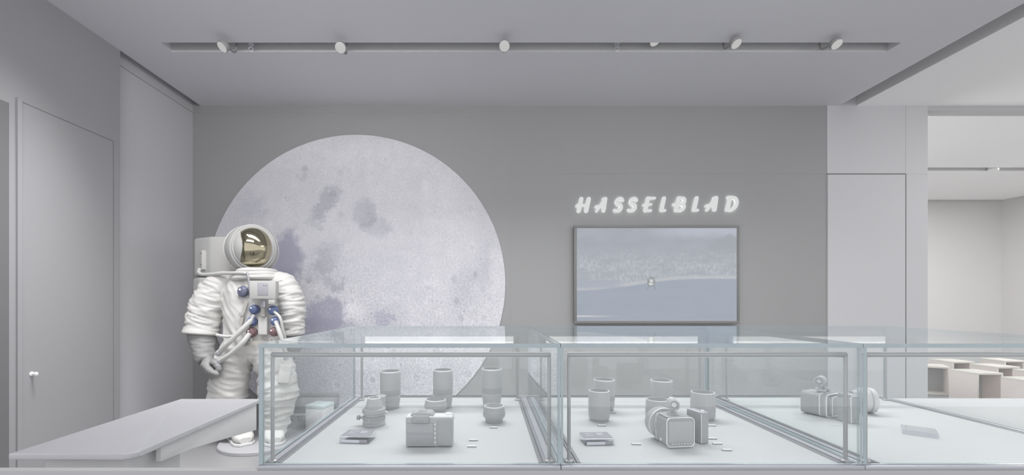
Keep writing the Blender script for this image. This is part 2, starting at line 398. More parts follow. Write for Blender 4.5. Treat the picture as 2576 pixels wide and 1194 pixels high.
# ------------------------------------------------------------------ lit sign
def sign():
    d = YB-.03
    root = thing('illuminated_sign', 'white glowing slanted capital letter sign above the television', 'sign', P(1655, 533, d))
    arc = lambda cx, cy, rx, ry, a0, a1, n=9: [(cx+rx*math.cos(math.radians(a0+(a1-a0)*i/n)), cy+ry*math.sin(math.radians(a0+(a1-a0)*i/n))) for i in range(n+1)]
    G = {
     'H': [([(.16, .1), (.16, .9)], .14), ([(.74, .1), (.74, .9)], .14), ([(-.10, .42), (.02, .50), (.74, .47)], .075)],
     'A': [([(.06, .07), (.60, .88)], .085), ([(.66, .90), (.74, .10)], .125), ([(-.12, .34), (.0, .42), (.68, .36)], .07), ([(.42, .90), (.7, .93)], .07)],
     'S': [(arc(.38, .70, .27, .21, 20, 200)+arc(.36, .30, .30, .22, 100, -60)+[(.2, .09), (.05, .13)], .105)],
     'E': [([(.18, .1), (.18, .9)], .125), ([(.18, .92), (.78, .92)], .08), ([(-.08, .44), (.02, .5), (.58, .5)], .075), ([(.18, .09), (.66, .09)], .09)],
     'L': [([(.18, .1), (.18, .9)], .125), ([(.18, .09), (.62, .09)], .09)],
     'B': [([(.20, .1), (.20, .9)], .125), ([(.2, .91)]+arc(.48, .715, .22, .195, 90, -90)+[(.2, .5)], .09), ([(.2, .51)]+arc(.50, .30, .26, .21, 90, -90)+[(.2, .09)], .095), ([(-.10, .44), (.02, .52), (.3, .50)], .07)],
     'D': [([(.18, .1), (.18, .9)], .125), ([(.02, .92), (.2, .92)]+arc(.42, .5, .36, .41, 90, -90)+[(.2, .09)], .10)],
    }
    spec = [('H', 1450, 1490), ('A', 1499, 1530), ('S', 1544, 1570), ('S', 1579, 1605), ('E', 1618, 1650), ('L', 1660, 1682), ('B', 1694, 1729), ('L', 1742, 1765), ('A', 1777, 1810), ('D', 1824, 1860)]
    h = 38/F*d
    for ch, x0, x1 in spec:
        m = MB(); hb = MB(); base = P(x0, 534-(x0-1450)*.0085, d) - root.location
        wn = {'H': 1.0, 'A': .92, 'S': .72, 'E': .86, 'L': .72, 'B': .82, 'D': .84}[ch]
        k = ((x1-x0)/38 - .20)/wn*1.0
        for pts, th in G[ch]:
            q = [((x*k+.22*z), z) for x, z in pts]
            for (xa, za), (xb, zb) in zip(q, q[1:]):
                a = math.atan2(zb-za, xb-xa); poly = []
                for i in range(9):
                    t = a-PI/2+PI*i/8; poly.append((xb+th*math.cos(t), zb+th*math.sin(t)))
                for i in range(9):
                    t = a+PI/2+PI*i/8; poly.append((xa+th*math.cos(t), za+th*math.sin(t)))
                mtx = Matrix.Translation(base) @ Matrix(((h, 0, 0, 0), (0, 0, -1, 0), (0, h, 0, 0), (0, 0, 0, 1)))
                m.prism(poly, -.018, 0.0, 0, mtx)
                A_, B_ = Vector((xa, za)), Vector((xb, zb)); hb.prism([tuple((B_ if i < 9 else A_)+(Vector(p)-(B_ if i < 9 else A_))*.5) for i, p in enumerate(poly)], -.024, -.020, 0, mtx)
        hb.build('backlight', M['halo'], m.build('letter', M['letter'], root, smooth=False), smooth=False)
sign()

# ------------------------------------------------------------------ television
def screen_mat(w, h):
    t = NT('screen_picture'); tc = t.n('ShaderNodeTexCoord'); mp = t.n('ShaderNodeMapping')
    mp.inputs['Scale'].default_value = (1/w, 1, 1/h); mp.inputs['Location'].default_value = (.5, 0, .5); t.l(tc.outputs['Object'], mp.inputs[0])
    sp = t.n('ShaderNodeSeparateXYZ'); t.l(mp.outputs[0], sp.inputs[0]); u, v = sp.outputs[0], sp.outputs[2]
    mp2 = t.n('ShaderNodeMapping'); mp2.inputs['Scale'].default_value = (5, 0, 9); t.l(mp.outputs[0], mp2.inputs[0])
    n1 = t.n('ShaderNodeTexNoise'); n1.inputs['Scale'].default_value = 1.; n1.inputs['Detail'].default_value = 5; t.l(mp2.outputs[0], n1.inputs['Vector'])
    mp3 = t.n('ShaderNodeMapping'); mp3.inputs['Scale'].default_value = (60, 0, 24); t.l(mp.outputs[0], mp3.inputs[0])
    n2 = t.n('ShaderNodeTexNoise'); n2.inputs['Scale'].default_value = 1.; n2.inputs['Detail'].default_value = 4; t.l(mp3.outputs[0], n2.inputs['Vector'])
    def step(x, a, b):
        r = t.n('ShaderNodeMapRange', interpolation_type='SMOOTHSTEP'); t.l(x, r.inputs[0]); r.inputs[1].default_value = a; r.inputs[2].default_value = b; return r.outputs[0]
    jag = t.math('MULTIPLY', t.math('SUBTRACT', n1.outputs[0], .5), .12)
    # far hills and haze at the top
    hill = t.mix(n1.outputs[0], lin((160, 166, 176)), lin((180, 185, 195)))
    sky = lin((188, 193, 206))
    top = t.math('ADD', v, t.math('MULTIPLY', jag, .8))
    c = t.mix(t.math('MULTIPLY', step(top, .86, .97), step(u, .40, .70)), hill, sky)
    # triangular peak at the right edge
    pk = t.math('SUBTRACT', t.math('SUBTRACT', .95, t.math('MULTIPLY', t.math('ABSOLUTE', t.math('SUBTRACT', u, .955)), 1.15)), v)
    pk = t.math('ADD', pk, t.math('MULTIPLY', jag, .35))
    c = t.mix(t.math('MULTIPLY', step(pk, -.01, .02), .85), c, lin((165, 171, 177)))
    # town and beach
    n3 = t.n('ShaderNodeTexNoise'); n3.inputs['Scale'].default_value = 1.6; n3.inputs['Detail'].default_value = 3; t.l(mp2.outputs[0], n3.inputs['Vector'])
    town = t.mix(t.math('MULTIPLY', step(n2.outputs[0], .3, .7), step(n3.outputs[0], .30, .62)), lin((172, 178, 187)), lin((196, 201, 208)))
    tv = t.math('ADD', v, t.math('MULTIPLY', jag, .6))
    c = t.mix(t.math('MULTIPLY', step(tv, .84, .58), .95), c, town)
    # sea with a slanted shoreline
    sh = t.math('SUBTRACT', t.math('ADD', .33, t.math('MULTIPLY', step(u, 0., .75), .125)), v)
    sh = t.math('ADD', sh, t.math('MULTIPLY', jag, .22))
    band = t.math('MULTIPLY', step(sh, -.05, -.02), step(sh, .012, -.006))
    c = t.mix(t.math('MULTIPLY', band, .8), c, lin((196, 200, 205)))
    in2 = t.math('MULTIPLY', t.math('MULTIPLY', step(u, .32, .22), step(v, .455, .43)), step(v, .33, .37))
    c = t.mix(t.math('MULTIPLY', in2, .8), c, lin((172, 179, 192)))
    sea = t.mix(n1.outputs[0], lin((160, 169, 184)), lin((170, 178, 191)))
    c = t.mix(step(sh, -.004, .010), c, sea)
    c = t.mix(t.math('MULTIPLY', step(v, .02, .0), .5), c, lin((180, 184, 190)))
    gl = t.math('MULTIPLY', step(u, .30, .0), step(t.math('ABSOLUTE', t.math('SUBTRACT', v, t.math('ADD', .05, t.math('MULTIPLY', jag, .1)))), .014, .004))  # bright reflection streak at the lower left, painted into the picture colour
    c = t.mix(t.math('MULTIPLY', gl, .9), c, lin((214, 214, 214)))
    t.b.inputs['Base Color'].default_value = (.02, .02, .02, 1); t.b.inputs['Roughness'].default_value = .12
    t.l(c, t.b.inputs['Emission Color']); t.b.inputs['Emission Strength'].default_value = .82
    return t.m
def tv():
    d = YB-.06; c = P(1652, 690, d)
    root = thing('television', 'large wall-mounted flat television showing a beach and sea picture', 'television', c)
    w, h = 416/F*d, 247/F*d; b = 7/F*d
    m = MB()
    for a, e in (((-w/2, h/2-b), (w/2, h/2)), ((-w/2, -h/2), (w/2, -h/2+b)), ((-w/2, -h/2+b), (-w/2+b, h/2-b)), ((w/2-b, -h/2+b), (w/2, h/2-b))):
        m.box((a[0], -.005, a[1]), (e[0], .03, e[1]), .002)
    m.build('bezel', M['frame'], root)
    MB().box((-w/2+.02, .012, -h/2+.02), (w/2-.02, .056, h/2-.02)).build('back_housing', M['frame'], root, smooth=False)
    sc = MB().box((-w/2+b, -.002, -h/2+b), (w/2-b, .01, h/2-b)).build('screen', screen_mat(w-2*b, h-2*b), root, smooth=False)
    # helicopter in the picture
    hm = [mat('heli_dark', lin((150, 154, 156)), .5), mat('heli_lite', lin((205, 207, 206)), .5)]
    m = MB(); hp = lambda px, py: P(px, py, d-.0035)-c
    def disc(px, py, rx, ry, k):
        o = hp(px, py); m.mi = k; r = 1/F*d
        m.rings([[o+Vector((math.cos(2*PI*j/16)*rx*r, yy, math.sin(2*PI*j/16)*ry*r)) for j in range(16)] for yy in (.0012, -.0005*(1+k))])
    disc(1639, 710, 10.5, 11, 0); disc(1638.5, 706, 4, 4.5, 1); disc(1637, 714, 6, 3, 1); disc(1640, 708, 1.6, 2, 0)
    m.mi = 0
    for a, b2 in (((1629, 700), (1632, 722)), ((1632, 718), (1628, 727)), ((1645, 719), (1650, 727)), ((1632, 697), (1650, 698.5)), ((1640, 695), (1640, 701))):
        m.cyl(hp(*a), hp(*b2), .9/F*d, None, 6)
    m.build('helicopter_picture', hm, sc)
tv()

# ------------------------------------------------------------------ ceiling spotlights and sprinklers
def spot(px, py, direc, label, d=3.52, r=.044, power=18):
    c = P(px, py, d); dv = Vector(direc).normalized()
    root = thing('ceiling_spotlight', label, 'spotlight', c, 0, 'spotlights along the ceiling slot')
    MB().lathe([(.012, -.055), (r*.8, -.05), (r, -.036), (r, -.004), (r*.94, 0), (r*.92, -.012)], (0, 0, 0), dv, 28).build('housing', M['lamp_body'], root)
    MB().lathe([(.001, -.006), (r*.93, -.006), (r*.93, -.002), (r*.7, .0012), (.001, .002)], (0, 0, 0), dv, 28).build('lens', M['lamp'], root)
    top = -dv*.04; MB().tube([top, (top.x, 3.69-d, top.z+.03), (top.x, 3.695-d, ct-c.z)], .008, 10, 4).build('stem', M['lamp_body'], root)
    l = bpy.data.lights.new('spot_beam', 'SPOT'); l.energy = power; l.spot_size = math.radians(75); l.spot_blend = 1; l.shadow_soft_size = .04
    lo = bpy.data.objects.new('spot_beam', l); COL.objects.link(lo); lo.parent = root; lo.location = dv*.012; lo.rotation_euler = dv.to_track_quat('-Z', 'Y').to_euler()
    return root
spot(558, 119, (-.36, -.51, -.76), 'first spotlight from the dark alcove end of the ceiling slot', power=40)
spot(856, 120, (.10, -.75, -.55), 'round glowing spotlight above the moon, second from the alcove end of the slot')
spot(1269, 116, (-.02, -.78, -.55), 'round glowing spotlight above the gap between moon and television, with a bright smear below')
spot(1648, 105, (.20, -.45, -.87), 'half-hidden spotlight above the television sign, sunk deepest into the slot', d=3.66)
spot(1853, 111, (.22, -.48, -.84), 'tilted oval spotlight above the dark wall end, fifth from the alcove end of the slot')
spot(2106, 112, (.10, -.54, -.83), 'tilted oval spotlight at the slot end above the pale door')
def sprinkler(px, py, label):
    c = P(px, py, 3.69); root = thing('sprinkler_head', label, 'sprinkler', c)
    m = MB(); m.cyl((0, 0, -.01), (0, 0, ct-c.z), .009, None, 12); m.lathe([(.02, .01), (.024, .018), (.01, .03)], (0, 0, 0), (0, 0, 1), 14)
    m.build('pipe', M['alu'], root)
    m = MB()
    for s in (-1, 1): m.tube([(s*.008, 0, -.008), (s*.02, 0, -.022), (s*.012, 0, -.042), (0, 0, -.046)], .003, 8, 4)
    m.build('yoke', M['alu'], root)
    MB().lathe([(.004, -.052), (.019, -.050), (.019, -.047), (.004, -.045)], (0, 0, 0), (0, 0, 1), 16).build('deflector', M['chrome'], root)
sprinkler(631, 116, 'small metal sprinkler head in the ceiling slot above the astronaut')
sprinkler(1552, 115, 'small metal sprinkler head in the ceiling slot above the glowing letters')
def far_lamp():
    c = P(2498, 429, 6.95); root = thing('recessed_lamp', 'small white tilted lamp in the far bright ceiling slot beyond the passage', 'lamp', c)
    dv = Vector((-.35, -.25, -1)).normalized()
    MB().lathe([(.03, -.10), (.06, -.09), (.062, 0), (.055, .004)], (0, 0, 0), dv, 24).build('housing', M['tag'], root)
    MB().lathe([(.001, .004), (.054, .005), (.050, .010), (.001, .012)], (0, 0, 0), dv, 24).build('lens', M['lamp'], root)
    MB().cyl((0, 0, .02), (0, 0, fz+.121-c.z), .01).build('stem', M['tag'], root)
far_lamp()

# ------------------------------------------------------------------ counter, table and glass showcases
YF, YK = 1.10, 1.885; ZD, ZT = .89, 1.184             # showcase front, back, deck and top heights
XS = [-.572, .188, .948, 1.722]                        # sides of the three showcases
def counter():
    root = thing('counter_base', 'long grey counter carrying the glass showcases', 'counter', (.57, 1.5, 0))
    L = lambda x, y, z: (x-.57, y-1.5, z)
    MB().box(L(XS[0], YF+.012, 0), L(2.6, YK+.03, .877), .003).build('body', M['counter'], root)
    MB().box(L(-1.6, YF-.012, 0), L(2.6, YF+.010, .8795), .002).build('front_panel', M['counter'], root)
counter()
def table():
    x0, x1, y0, y1 = -1.302, -.962, 1.192, 1.868
    c = Vector(((x0+x1)/2, (y0+y1)/2, 0))
    root = thing('service_table', 'grey slab table with rounded corner beside the glass showcases', 'table', c)
    r = .03; poly = [(x0-c.x, y0-c.y)]
    for i in range(9):
        a = -PI/2+PI/2*i/8; poly.append((x1-c.x-r+r*math.cos(a), y0-c.y+r+r*math.sin(a)))
    poly += [(x1-c.x, y1-c.y), (x0-c.x, y1-c.y)]
    tt = MB().prism(poly, .868, .885, .003).build('tabletop', [M['tabletop'], M['tablerim']], root)
    for p in tt.data.polygons: p.material_index = 0 if p.normal.z > .9 else 1
    xa = x1-.012-c.x
    mtx = Matrix(((0, 0, 1, xa), (1, 0, 0, 0), (0, 1, 0, 0), (0, 0, 0, 1)))
    MB().prism([(y0+.12-c.y, .867), (y0+.12-c.y, .82), (1.455-c.y, .813), (y1-.01-c.y, .755), (y1-.01-c.y, .867)], -.016, 0, .001, mtx).build('apron', M['tableside'], root)
    MB().box((x0+.05-c.x, y0+.05-c.y, 0), (x1-.05-c.x, 1.45-c.y, .867), .004).build('pedestal', M['tableside'], root)
table()

def pane(name, a, b, thin, root):                      # a glass sheet: clear faces, tinted edges on the four narrow sides
    o = MB().box(a, b).build(name, [M['glass'], M['edge']], root, smooth=False)
    for p in o.data.polygons:
        p.material_index = 0 if abs(p.normal[thin]) > .5 else 1
    return o
def showcase(i, label):
    x0, x1 = XS[i]+.0008, XS[i+1]-.0008; xc = (x0+x1)/2; w = x1-x0; t = .0095 if i == 0 else .006
    tr = .0095 if i == 2 else .006
    if i == 2: t = .0095
    root = thing('glass_showcase', label, 'showcase', (xc, YF, ZD), 0, 'glass showcases on the counter')
    d = YK-YF; h = ZT-ZD
    pane('top_pane', (-w/2, -.002, h), (w/2, d, h+.0105), 2, root)
    pane('front_pane', (-w/2+t, .001, .0002), (w/2-tr, .0095, h-.0002), 1, root)
    pane('back_pane', (-w/2+t, d-.010, .006), (w/2-tr, d-.002, h-.0002), 1, root)
    pane('side_pane', (-w/2, 0, .0002), (-w/2+t, d-.002, h-.0002), 0, root)
    pane('side_pane', (w/2-tr, 0, .0002), (w/2, d-.002, h-.0002), 0, root)
    MB().box((-w/2+.052, .012, -.0105), (w/2-.052, d-.014, 0), .0005).build('deck', M['deck'], root, smooth=False)
    m = MB(); m.box((-w/2, -.008, -.0105), (w/2, .0105, -.0005), .001); m.build('front_rail', M['alu'], root)
    m = MB(); m.box((-w/2+.05, d-.014, -.0105), (w/2-.05, d, .006), .001); m.build('back_channel', M['alu_dark'], root)
    for s in (-1, 1):
        m = MB(); a, b = sorted((s*(w/2-.001), s*(w/2-.0515)))
        m.box((a, .011, -.0105), (b, d-.002, -.004))
        for q0, q1, hh in ((.000, .010, -.0005), (.014, .030, .001), (.036, .040, .0005), (.043, .0515, .0015)):
            m.mi = 0 if q0 == .014 else 1
            a, b = sorted((s*(w/2-.001-q0), s*(w/2-.001-q1))); m.box((a, .011, -.004), (b, d-.002, hh))
        m.build('side_channel', [M['alu'], M['alu_dark']], root, smooth=False)
    # two lighting bars, each on two posts
    zb = 1.164-ZD
    for yy, front in ((.022, True), (d-.075, False)):
        bx = w/2-.0245 if front else w/2-.055
        bar = MB()
        if front:
            bar.tube([(-bx-.004, yy, zb), (-bx, yy, zb), (bx, yy, zb), (bx+.004, yy, zb)], [.004, .0068, .0068, .004], 20)
        else:
            bar.box((-bx, yy-.004, zb-.04), (bx, yy+.012, zb-.004), .003)
        bo = bar.build('light_bar', M['bar'], root)
        e = MB()
        if front: e.box((-bx+.02, yy+.0045, zb-.0075), (bx-.02, yy+.0075, zb-.002))
        else: e.box((-bx+.018, yy-.0065, zb-.036), (bx-.018, yy-.0036, zb-.008))
        e.build('light_strip', M['led'], bo, smooth=False)
        l = bpy.data.lights.new('strip_glow', 'AREA'); l.shape = 'RECTANGLE'; l.size = 2*bx-.04; l.size_y = .012; l.energy = .14
        lo = bpy.data.objects.new('strip_glow', l); COL.objects.link(lo); lo.parent = bo
        lo.location = (0, yy+(.010 if front else -.008), zb-(.010 if front else .03))
        lo.rotation_euler = Vector((0, .55 if front else -.55, -1)).to_track_quat('-Z', 'Y').to_euler()
        for s in (-1, 1):
            p = MB(); p.cyl((s*bx, yy+(0 if front else .012), .001), (s*bx, yy+(0 if front else .012), zb-(.005 if front else .008)), .0048, None, 16)
            p.lathe([(.012, .001), (.012, .0035), (.008, .0065), (.005, .0068)], (s*bx, yy+(0 if front else .012), 0), (0, 0, 1), 20)
            p.build('post', M['bar'], bo)
showcase(0, 'glass showcase beside the table, holding one compact camera and three tall lenses')
showcase(1, 'middle glass showcase with a boxy camera and five dark lenses')
showcase(2, 'glass showcase in front of the pale door, holding a silver-trimmed camera and clear block')

# ------------------------------------------------------------------ lenses
def spot_on_deck(px, ybot, r=0):
    d = 451/(ybot-CY)+r
    return Vector(((px-CX)/F*d, d, ZD)), d
def ribbed(m, r, z0, z1, n=48):
    R = []
    for z, k in ((z0, .985), (z0+.0008, 1), (z1-.0008, 1), (z1, .985)):
        R.append([Vector(((r*k*(1 if j % 2 else .972))*math.cos(2*PI*j/(2*n)), (r*k*(1 if j % 2 else .972))*math.sin(2*PI*j/(2*n)), z)) for j in range(2*n)])
    m.rings(R)
def lens(px, ybot, ytop, w, style, label):
    r = w/2/F*1.5
    _, d0 = spot_on_deck(px, ybot); r = w/2/F*(d0+.035); loc, d = spot_on_deck(px, ybot, r)
    h = EYE-(ytop-CY)/F*d-ZD
    root = thing('camera_lens', label, 'lens', loc, 0, 'camera lenses in the showcases')
    if style == 'tall':
        MB().lathe([(r*.86, 0), (r*.88, .001), (r*.88, h*.10), (r*.92, h*.11), (r*.92, h*.17), (r*.97, h*.19), (r*.97, h*.36)], n=48).build('barrel', M['black'], root)
        m = MB(); ribbed(m, r*.985, h*.36, h*.50); m.build('focus_ring', M['rubber'], root)
        MB().lathe([(r*.96, h*.50), (r*.97, h*.52), (r, h*.55), (r, h*.985), (r*.98, h), (r*.94, h), (r*.92, h*.985), (r*.90, h*.62), (.001, h*.60)], n=48, cap=False).build('lens_hood', M['black'], root)
        m = MB()
        for k in range(6): a = -PI/2-.5+k*.16; m.ball((r*.93*math.cos(a), r*.93*math.sin(a), h*.255*0+h*.145), .0014, 8, 6)
        m.build('engraving', M['chrome'], root)
        MB().lathe([(.001, h*.60), (r*.86, h*.605), (r*.5, h*.64), (.001, h*.65)], n=32).build('front_glass', M['lensglass'], root)
        MB().lathe([(r*1.003, h*.972), (r*1.006, h*.98), (r*.985, h*1.002), (r*.945, h*1.003), (r*.94, h*.998)], n=48, cap=False).build('rim', M['chrome'], root)
    elif style == 'barrel':
        MB().lathe([(r*.84, 0), (r*.86, .001), (r*.87, h*.06), (r*.97, h*.09), (r, h*.30), (r, h*.52)], n=48).build('barrel', M['black'], root)
        m = MB(); ribbed(m, r*1.0, h*.30, h*.46); m.build('focus_ring', M['rubber'], root)
        MB().lathe([(r, h*.52), (r*.995, h*.62), (r*.96, h*.98), (r*.94, h), (r*.88, h), (r*.87, h*.98), (r*.8, h*.66), (.001, h*.64)], n=48, cap=False).build('lens_hood', M['black'], root)
        MB().lathe([(.001, h*.64), (r*.78, h*.65), (r*.5, h*.70), (.001, h*.72)], n=32).build('front_glass', M['lensglass'], root)
        MB().lathe([(r*.962, h*.985), (r*.95, h*1.002), (r*.88, h*1.003)], n=48, cap=False).build('rim', M['chrome'], root)
    elif style == 'squat':
        MB().lathe([(r*.74, 0), (r*.76, .001), (r*.80, h*.22), (r*.98, h*.36), (r, h*.42), (r, h*.62)], n=48).build('barrel', M['black'], root)
        m = MB(); ribbed(m, r*1.005, h*.42, h*.60); m.build('focus_ring', M['rubber'], root)
        MB().lathe([(r*.97, h*.62), (r*.95, h*.70), (r*.92, h*.94), (r*.90, h), (r*.80, h), (r*.78, h*.94), (r*.6, h*.75), (.001, h*.72)], n=48, cap=False).build('front_barrel', M['black'], root)
        MB().lathe([(r*.925, h*.95), (r*.91, h*1.004), (r*.84, h*1.006)], n=48, cap=False).build('rim', M['chrome'], root)
        m = MB()
        for k in range(7): a = -PI/2-.55+k*.18; m.ball((r*.965*math.cos(a), r*.965*math.sin(a), h*.67), .0017, 8, 6)
        m.build('engraving', M['chrome'], root)
        MB().lathe([(.001, h*.72), (r*.58, h*.74), (r*.4, h*.82), (.001, h*.85)], n=32).build('front_glass', M['lensglass'], root)
    else:
        MB().lathe([(r*.9, 0), (r, .002), (r, h*.30), (r*.88, h*.32), (r*.88, h*.8), (r*.98, h*.82), (r*.98, h*.99), (r*.9, h), (r*.7, h*.985), (.001, h*.97)], n=32).build('barrel', M['black'], root)
        MB().lathe([(r*.99, h*.94), (r*1.0, h*.97), (r*.92, h*1.005)], n=32, cap=False).build('rim', M['chrome'], root)
    return root
lens(982, 1031, 932, 51, 'tall', 'tall dark lens behind the knobbed lens, standing against the moon')
lens(1114, 1029, 929, 50, 'tall', 'tall dark lens standing behind the squat lens and compact camera')
lens(1237, 1026, 926, 50, 'tall', 'tall dark lens at the moon edge behind a squat lens')
lens(1096, 1043, 1003, 57, 'squat', 'squat dark lens with wide rim peeking over the compact camera')
lens(1243, 1068, 1019, 56, 'squat', 'squat dark lens in front of a tall lens, price tag before it')
lens(959, 1041, 993, 23, 'small', 'slim dark lens tube half hidden by the knobbed lens')
lens(1507, 1063, 981, 53, 'barrel', 'bulging dark lens behind the dark-topped acrylic block in the middle showcase')
lens(1520, 1038, 953, 52, 'tall', 'tall lens behind the bulging lens, farthest from the boxy camera')
lens(1654, 1066, 1003, 58, 'barrel', 'bulging dark lens partly covered by the round lens of the boxy camera')
lens(1664, 1036, 955, 52, 'tall', 'tall lens standing directly behind the viewfinder of the boxy camera')
lens(1768, 1060, 985, 58, 'barrel', 'wide bulging lens behind the upright battery grip')
def knobbed():
    loc, d = spot_on_deck(941, 1075, .034); q = F/d
    root = thing('camera_lens', 'knobbed dark lens with tapered top beside the compact camera', 'lens', loc, 0, 'camera lenses in the showcases')
    r = 28/q; h = 68/q
    MB().lathe([(r*.96, 0), (r, .002), (r, h*.10), (r*.94, h*.12), (r*.98, h*.2), (r*.98, h*.34)], n=44).build('mount', M['black'], root)
    MB().lathe([(r*.88, h*.34), (r*.9, h*.36), (r*.92, h*.44), (r*1.02, h*.47), (r*1.02, h*.6), (r*.9, h*.64)], n=44).build('barrel', M['black'], root)
    m = MB(); ribbed(m, r*1.0, h*.21, h*.33); m.build('focus_ring', M['rubber'], root)
    MB().lathe([(r*.80, h*.64), (r*.78, h*.66), (r*.56, h*.99), (r*.54, h), (r*.45, h), (r*.4, h*.95), (.001, h*.93)], n=40).build('tapered_hood', M['black'], root)
    MB().lathe([(r*.567, h*.975), (r*.56, h*1.003), (r*.46, h*1.004)], n=40, cap=False).build('rim', M['chrome'], root)
    m = MB(); m.cyl((-r*.85, -.004, h*.28), (-r*1.22, -.004, h*.28), .004, None, 14); m.lathe([(.004, 0), (.0075, .001), (.0085, .004), (.0075, .010), (.003, .011)], (-r*1.22, -.004, h*.28), (-1, 0, 0), 18)
    m.build('knob', M['black2'], root)
    m = MB(); m.cyl((r*.9, 0, h*.48), (r*1.2, 0, h*.47), .0028, None, 12); m.build('lock_lever', M['chrome'], root)
    MB().ball((-r*.2, -r*.99, h*.25), .0018, 10, 8).build('index_dot', M['chrome'], root)
knobbed()

# ------------------------------------------------------------------ cameras
def compact_camera():
    d = 451/(1124.7-CY); q = F/d; c = Vector(((1079.5-CX)/q, d+.022, ZD))
    root = thing('compact_camera', 'compact dark camera seen from behind, with screen and button column', 'camera', c)
    w, h = 119/q, 78/q; T = .044; X = lambda px: (px-1079.5)/q; Z = lambda py: (1124.7-py)/q
    MB().box((-w/2, -T/2, .001), (w/2, T/2, Z(1050)), .006, 4).build('body', M['black'], root)
    m = MB(); m.box((-w/2+.001, -T/2+.002, Z(1052)), (w/2-.001, T/2-.002, Z(1046.5)), .003, 3); m.build('top_plate', M['chrome'], root)
    mtx = Matrix(((1, 0, 0, 0), (0, 0, -1, 0), (0, 1, 0, 0), (0, 0, 0, 1)))
    MB().prism([(X(1029), Z(1049)), (X(1036), Z(1040)), (X(1048), Z(1038)), (X(1080), Z(1038)), (X(1087), Z(1041)), (X(1093), Z(1049))], -T/2, T/2-.004, .002, mtx).build('prism_hump', M['black'], root)
    m = MB(); m.box((X(1051), -.012, Z(1039)), (X(1071), .012, Z(1036.6)), .0006); m.build('hot_shoe', M['black2'], root)
    e = MB().box((X(1038), -T/2-.009, Z(1062.5)), (X(1079), -T/2+.003, Z(1044)), .003, 3).build('eyepiece', M['rubber'], root)
    MB().box((X(1049), -T/2-.0096, Z(1058)), (X(1066), -T/2-.008, Z(1049)), .001).build('eyepiece_glass', M['lensglass'], e)
    MB().box((X(1022), -T/2-.003, Z(1121.5)), (X(1090), -T/2+.002, Z(1063.5)), .0015).build('screen', M['lensglass'], root)
    for k in range(5):
        MB().lathe([(.0024, 0), (.0024, .0012), (.0015, .0018)], (X(1094), -T/2, Z(1067+11.2*k)), (0, -1, 0), 14).build('button', M['chrome'], root)
    MB().box((X(1099), -T/2-.004, .004), (w/2-.002, T/2+.010, Z(1054)), .006, 4).build('grip', M['black2'], root)
    m = MB(); ribbed(m, 8.5/q, Z(1047), Z(1043)); m.build('mode_dial', M['chrome'], root, (X(1127), 0, 0))
    for s in (-1, 1): MB().cyl((s*(w/2-.001), 0, Z(1055)), (s*(w/2+.0045), 0, Z(1055)), .0025, None, 12).build('strap_lug', M['chrome'], root)
compact_camera()
def ring_path(w, h, r, y, n=6):                        # rounded rectangle in the XZ plane
    P_ = []
    for cx, cz, a0 in ((w/2-r, h/2-r, 0), (-w/2+r, h/2-r, 90), (-w/2+r, -h/2+r, 180), (w/2-r, -h/2+r, 270)):
        for i in range(n+1):
            a = math.radians(a0+90*i/n); P_.append(Vector((cx+r*math.cos(a), y, cz+r*math.sin(a))))
    return P_
def rbody(m, w, h, r, y0, y1, z, bev=.002):
    pts = [(p.x, p.z) for p in ring_path(w, h, r, 0)]
    mtx = Matrix(((1, 0, 0, 0), (0, 0, 1, 0), (0, 1, 0, z), (0, 0, 0, 1)))
    m.prism(pts, y0, y1, 0, mtx)
def viewfinder(root, x, y, z, s, yaw, chrome_ring=True):
    vf = MB(); q = Matrix.Translation((x, y, z)) @ Matrix.Rotation(yaw, 4, 'Z')
    v = lambda a: q @ Vector(a); ax = (q.to_3x3() @ Vector((0, -1, 0)))
    vf.lathe([(.0085*s, -.026*s), (.0115*s, -.022*s), (.0125*s, -.012*s), (.0125*s, -.004*s), (.0112*s, -.002*s), (.0112*s, .008*s), (.0130*s, .010*s), (.0135*s, .020*s), (.0105*s, .022*s), (.0085*s, .020*s), (.0085*s, .016*s), (.001*s, .015*s)], v((0, 0, .028*s)), ax, 36)
    vf.box((-.004*s, -.006*s, .004*s), (.004*s, .008*s, .018*s), .001, 2, q); vf.box((-.013*s, -.010*s, .0005*s), (.013*s, .016*s, .0045*s), .001, 2, q)
    o = vf.build('viewfinder', M['black'], root)
    MB().lathe([(.001*s, .0165*s), (.0082*s, .0165*s), (.006*s, .019*s), (.001*s, .0195*s)], v((0, 0, .028*s)), ax, 28).build('eyepiece_glass', M['pale'], o)
    if chrome_ring: MB().lathe([(.0128*s, -.0122*s), (.0132*s, -.0108*s), (.0132*s, -.0095*s), (.0126*s, -.008*s)], v((0, 0, .028*s)), ax, 36, False).build('trim_ring', M['chrome'], o)
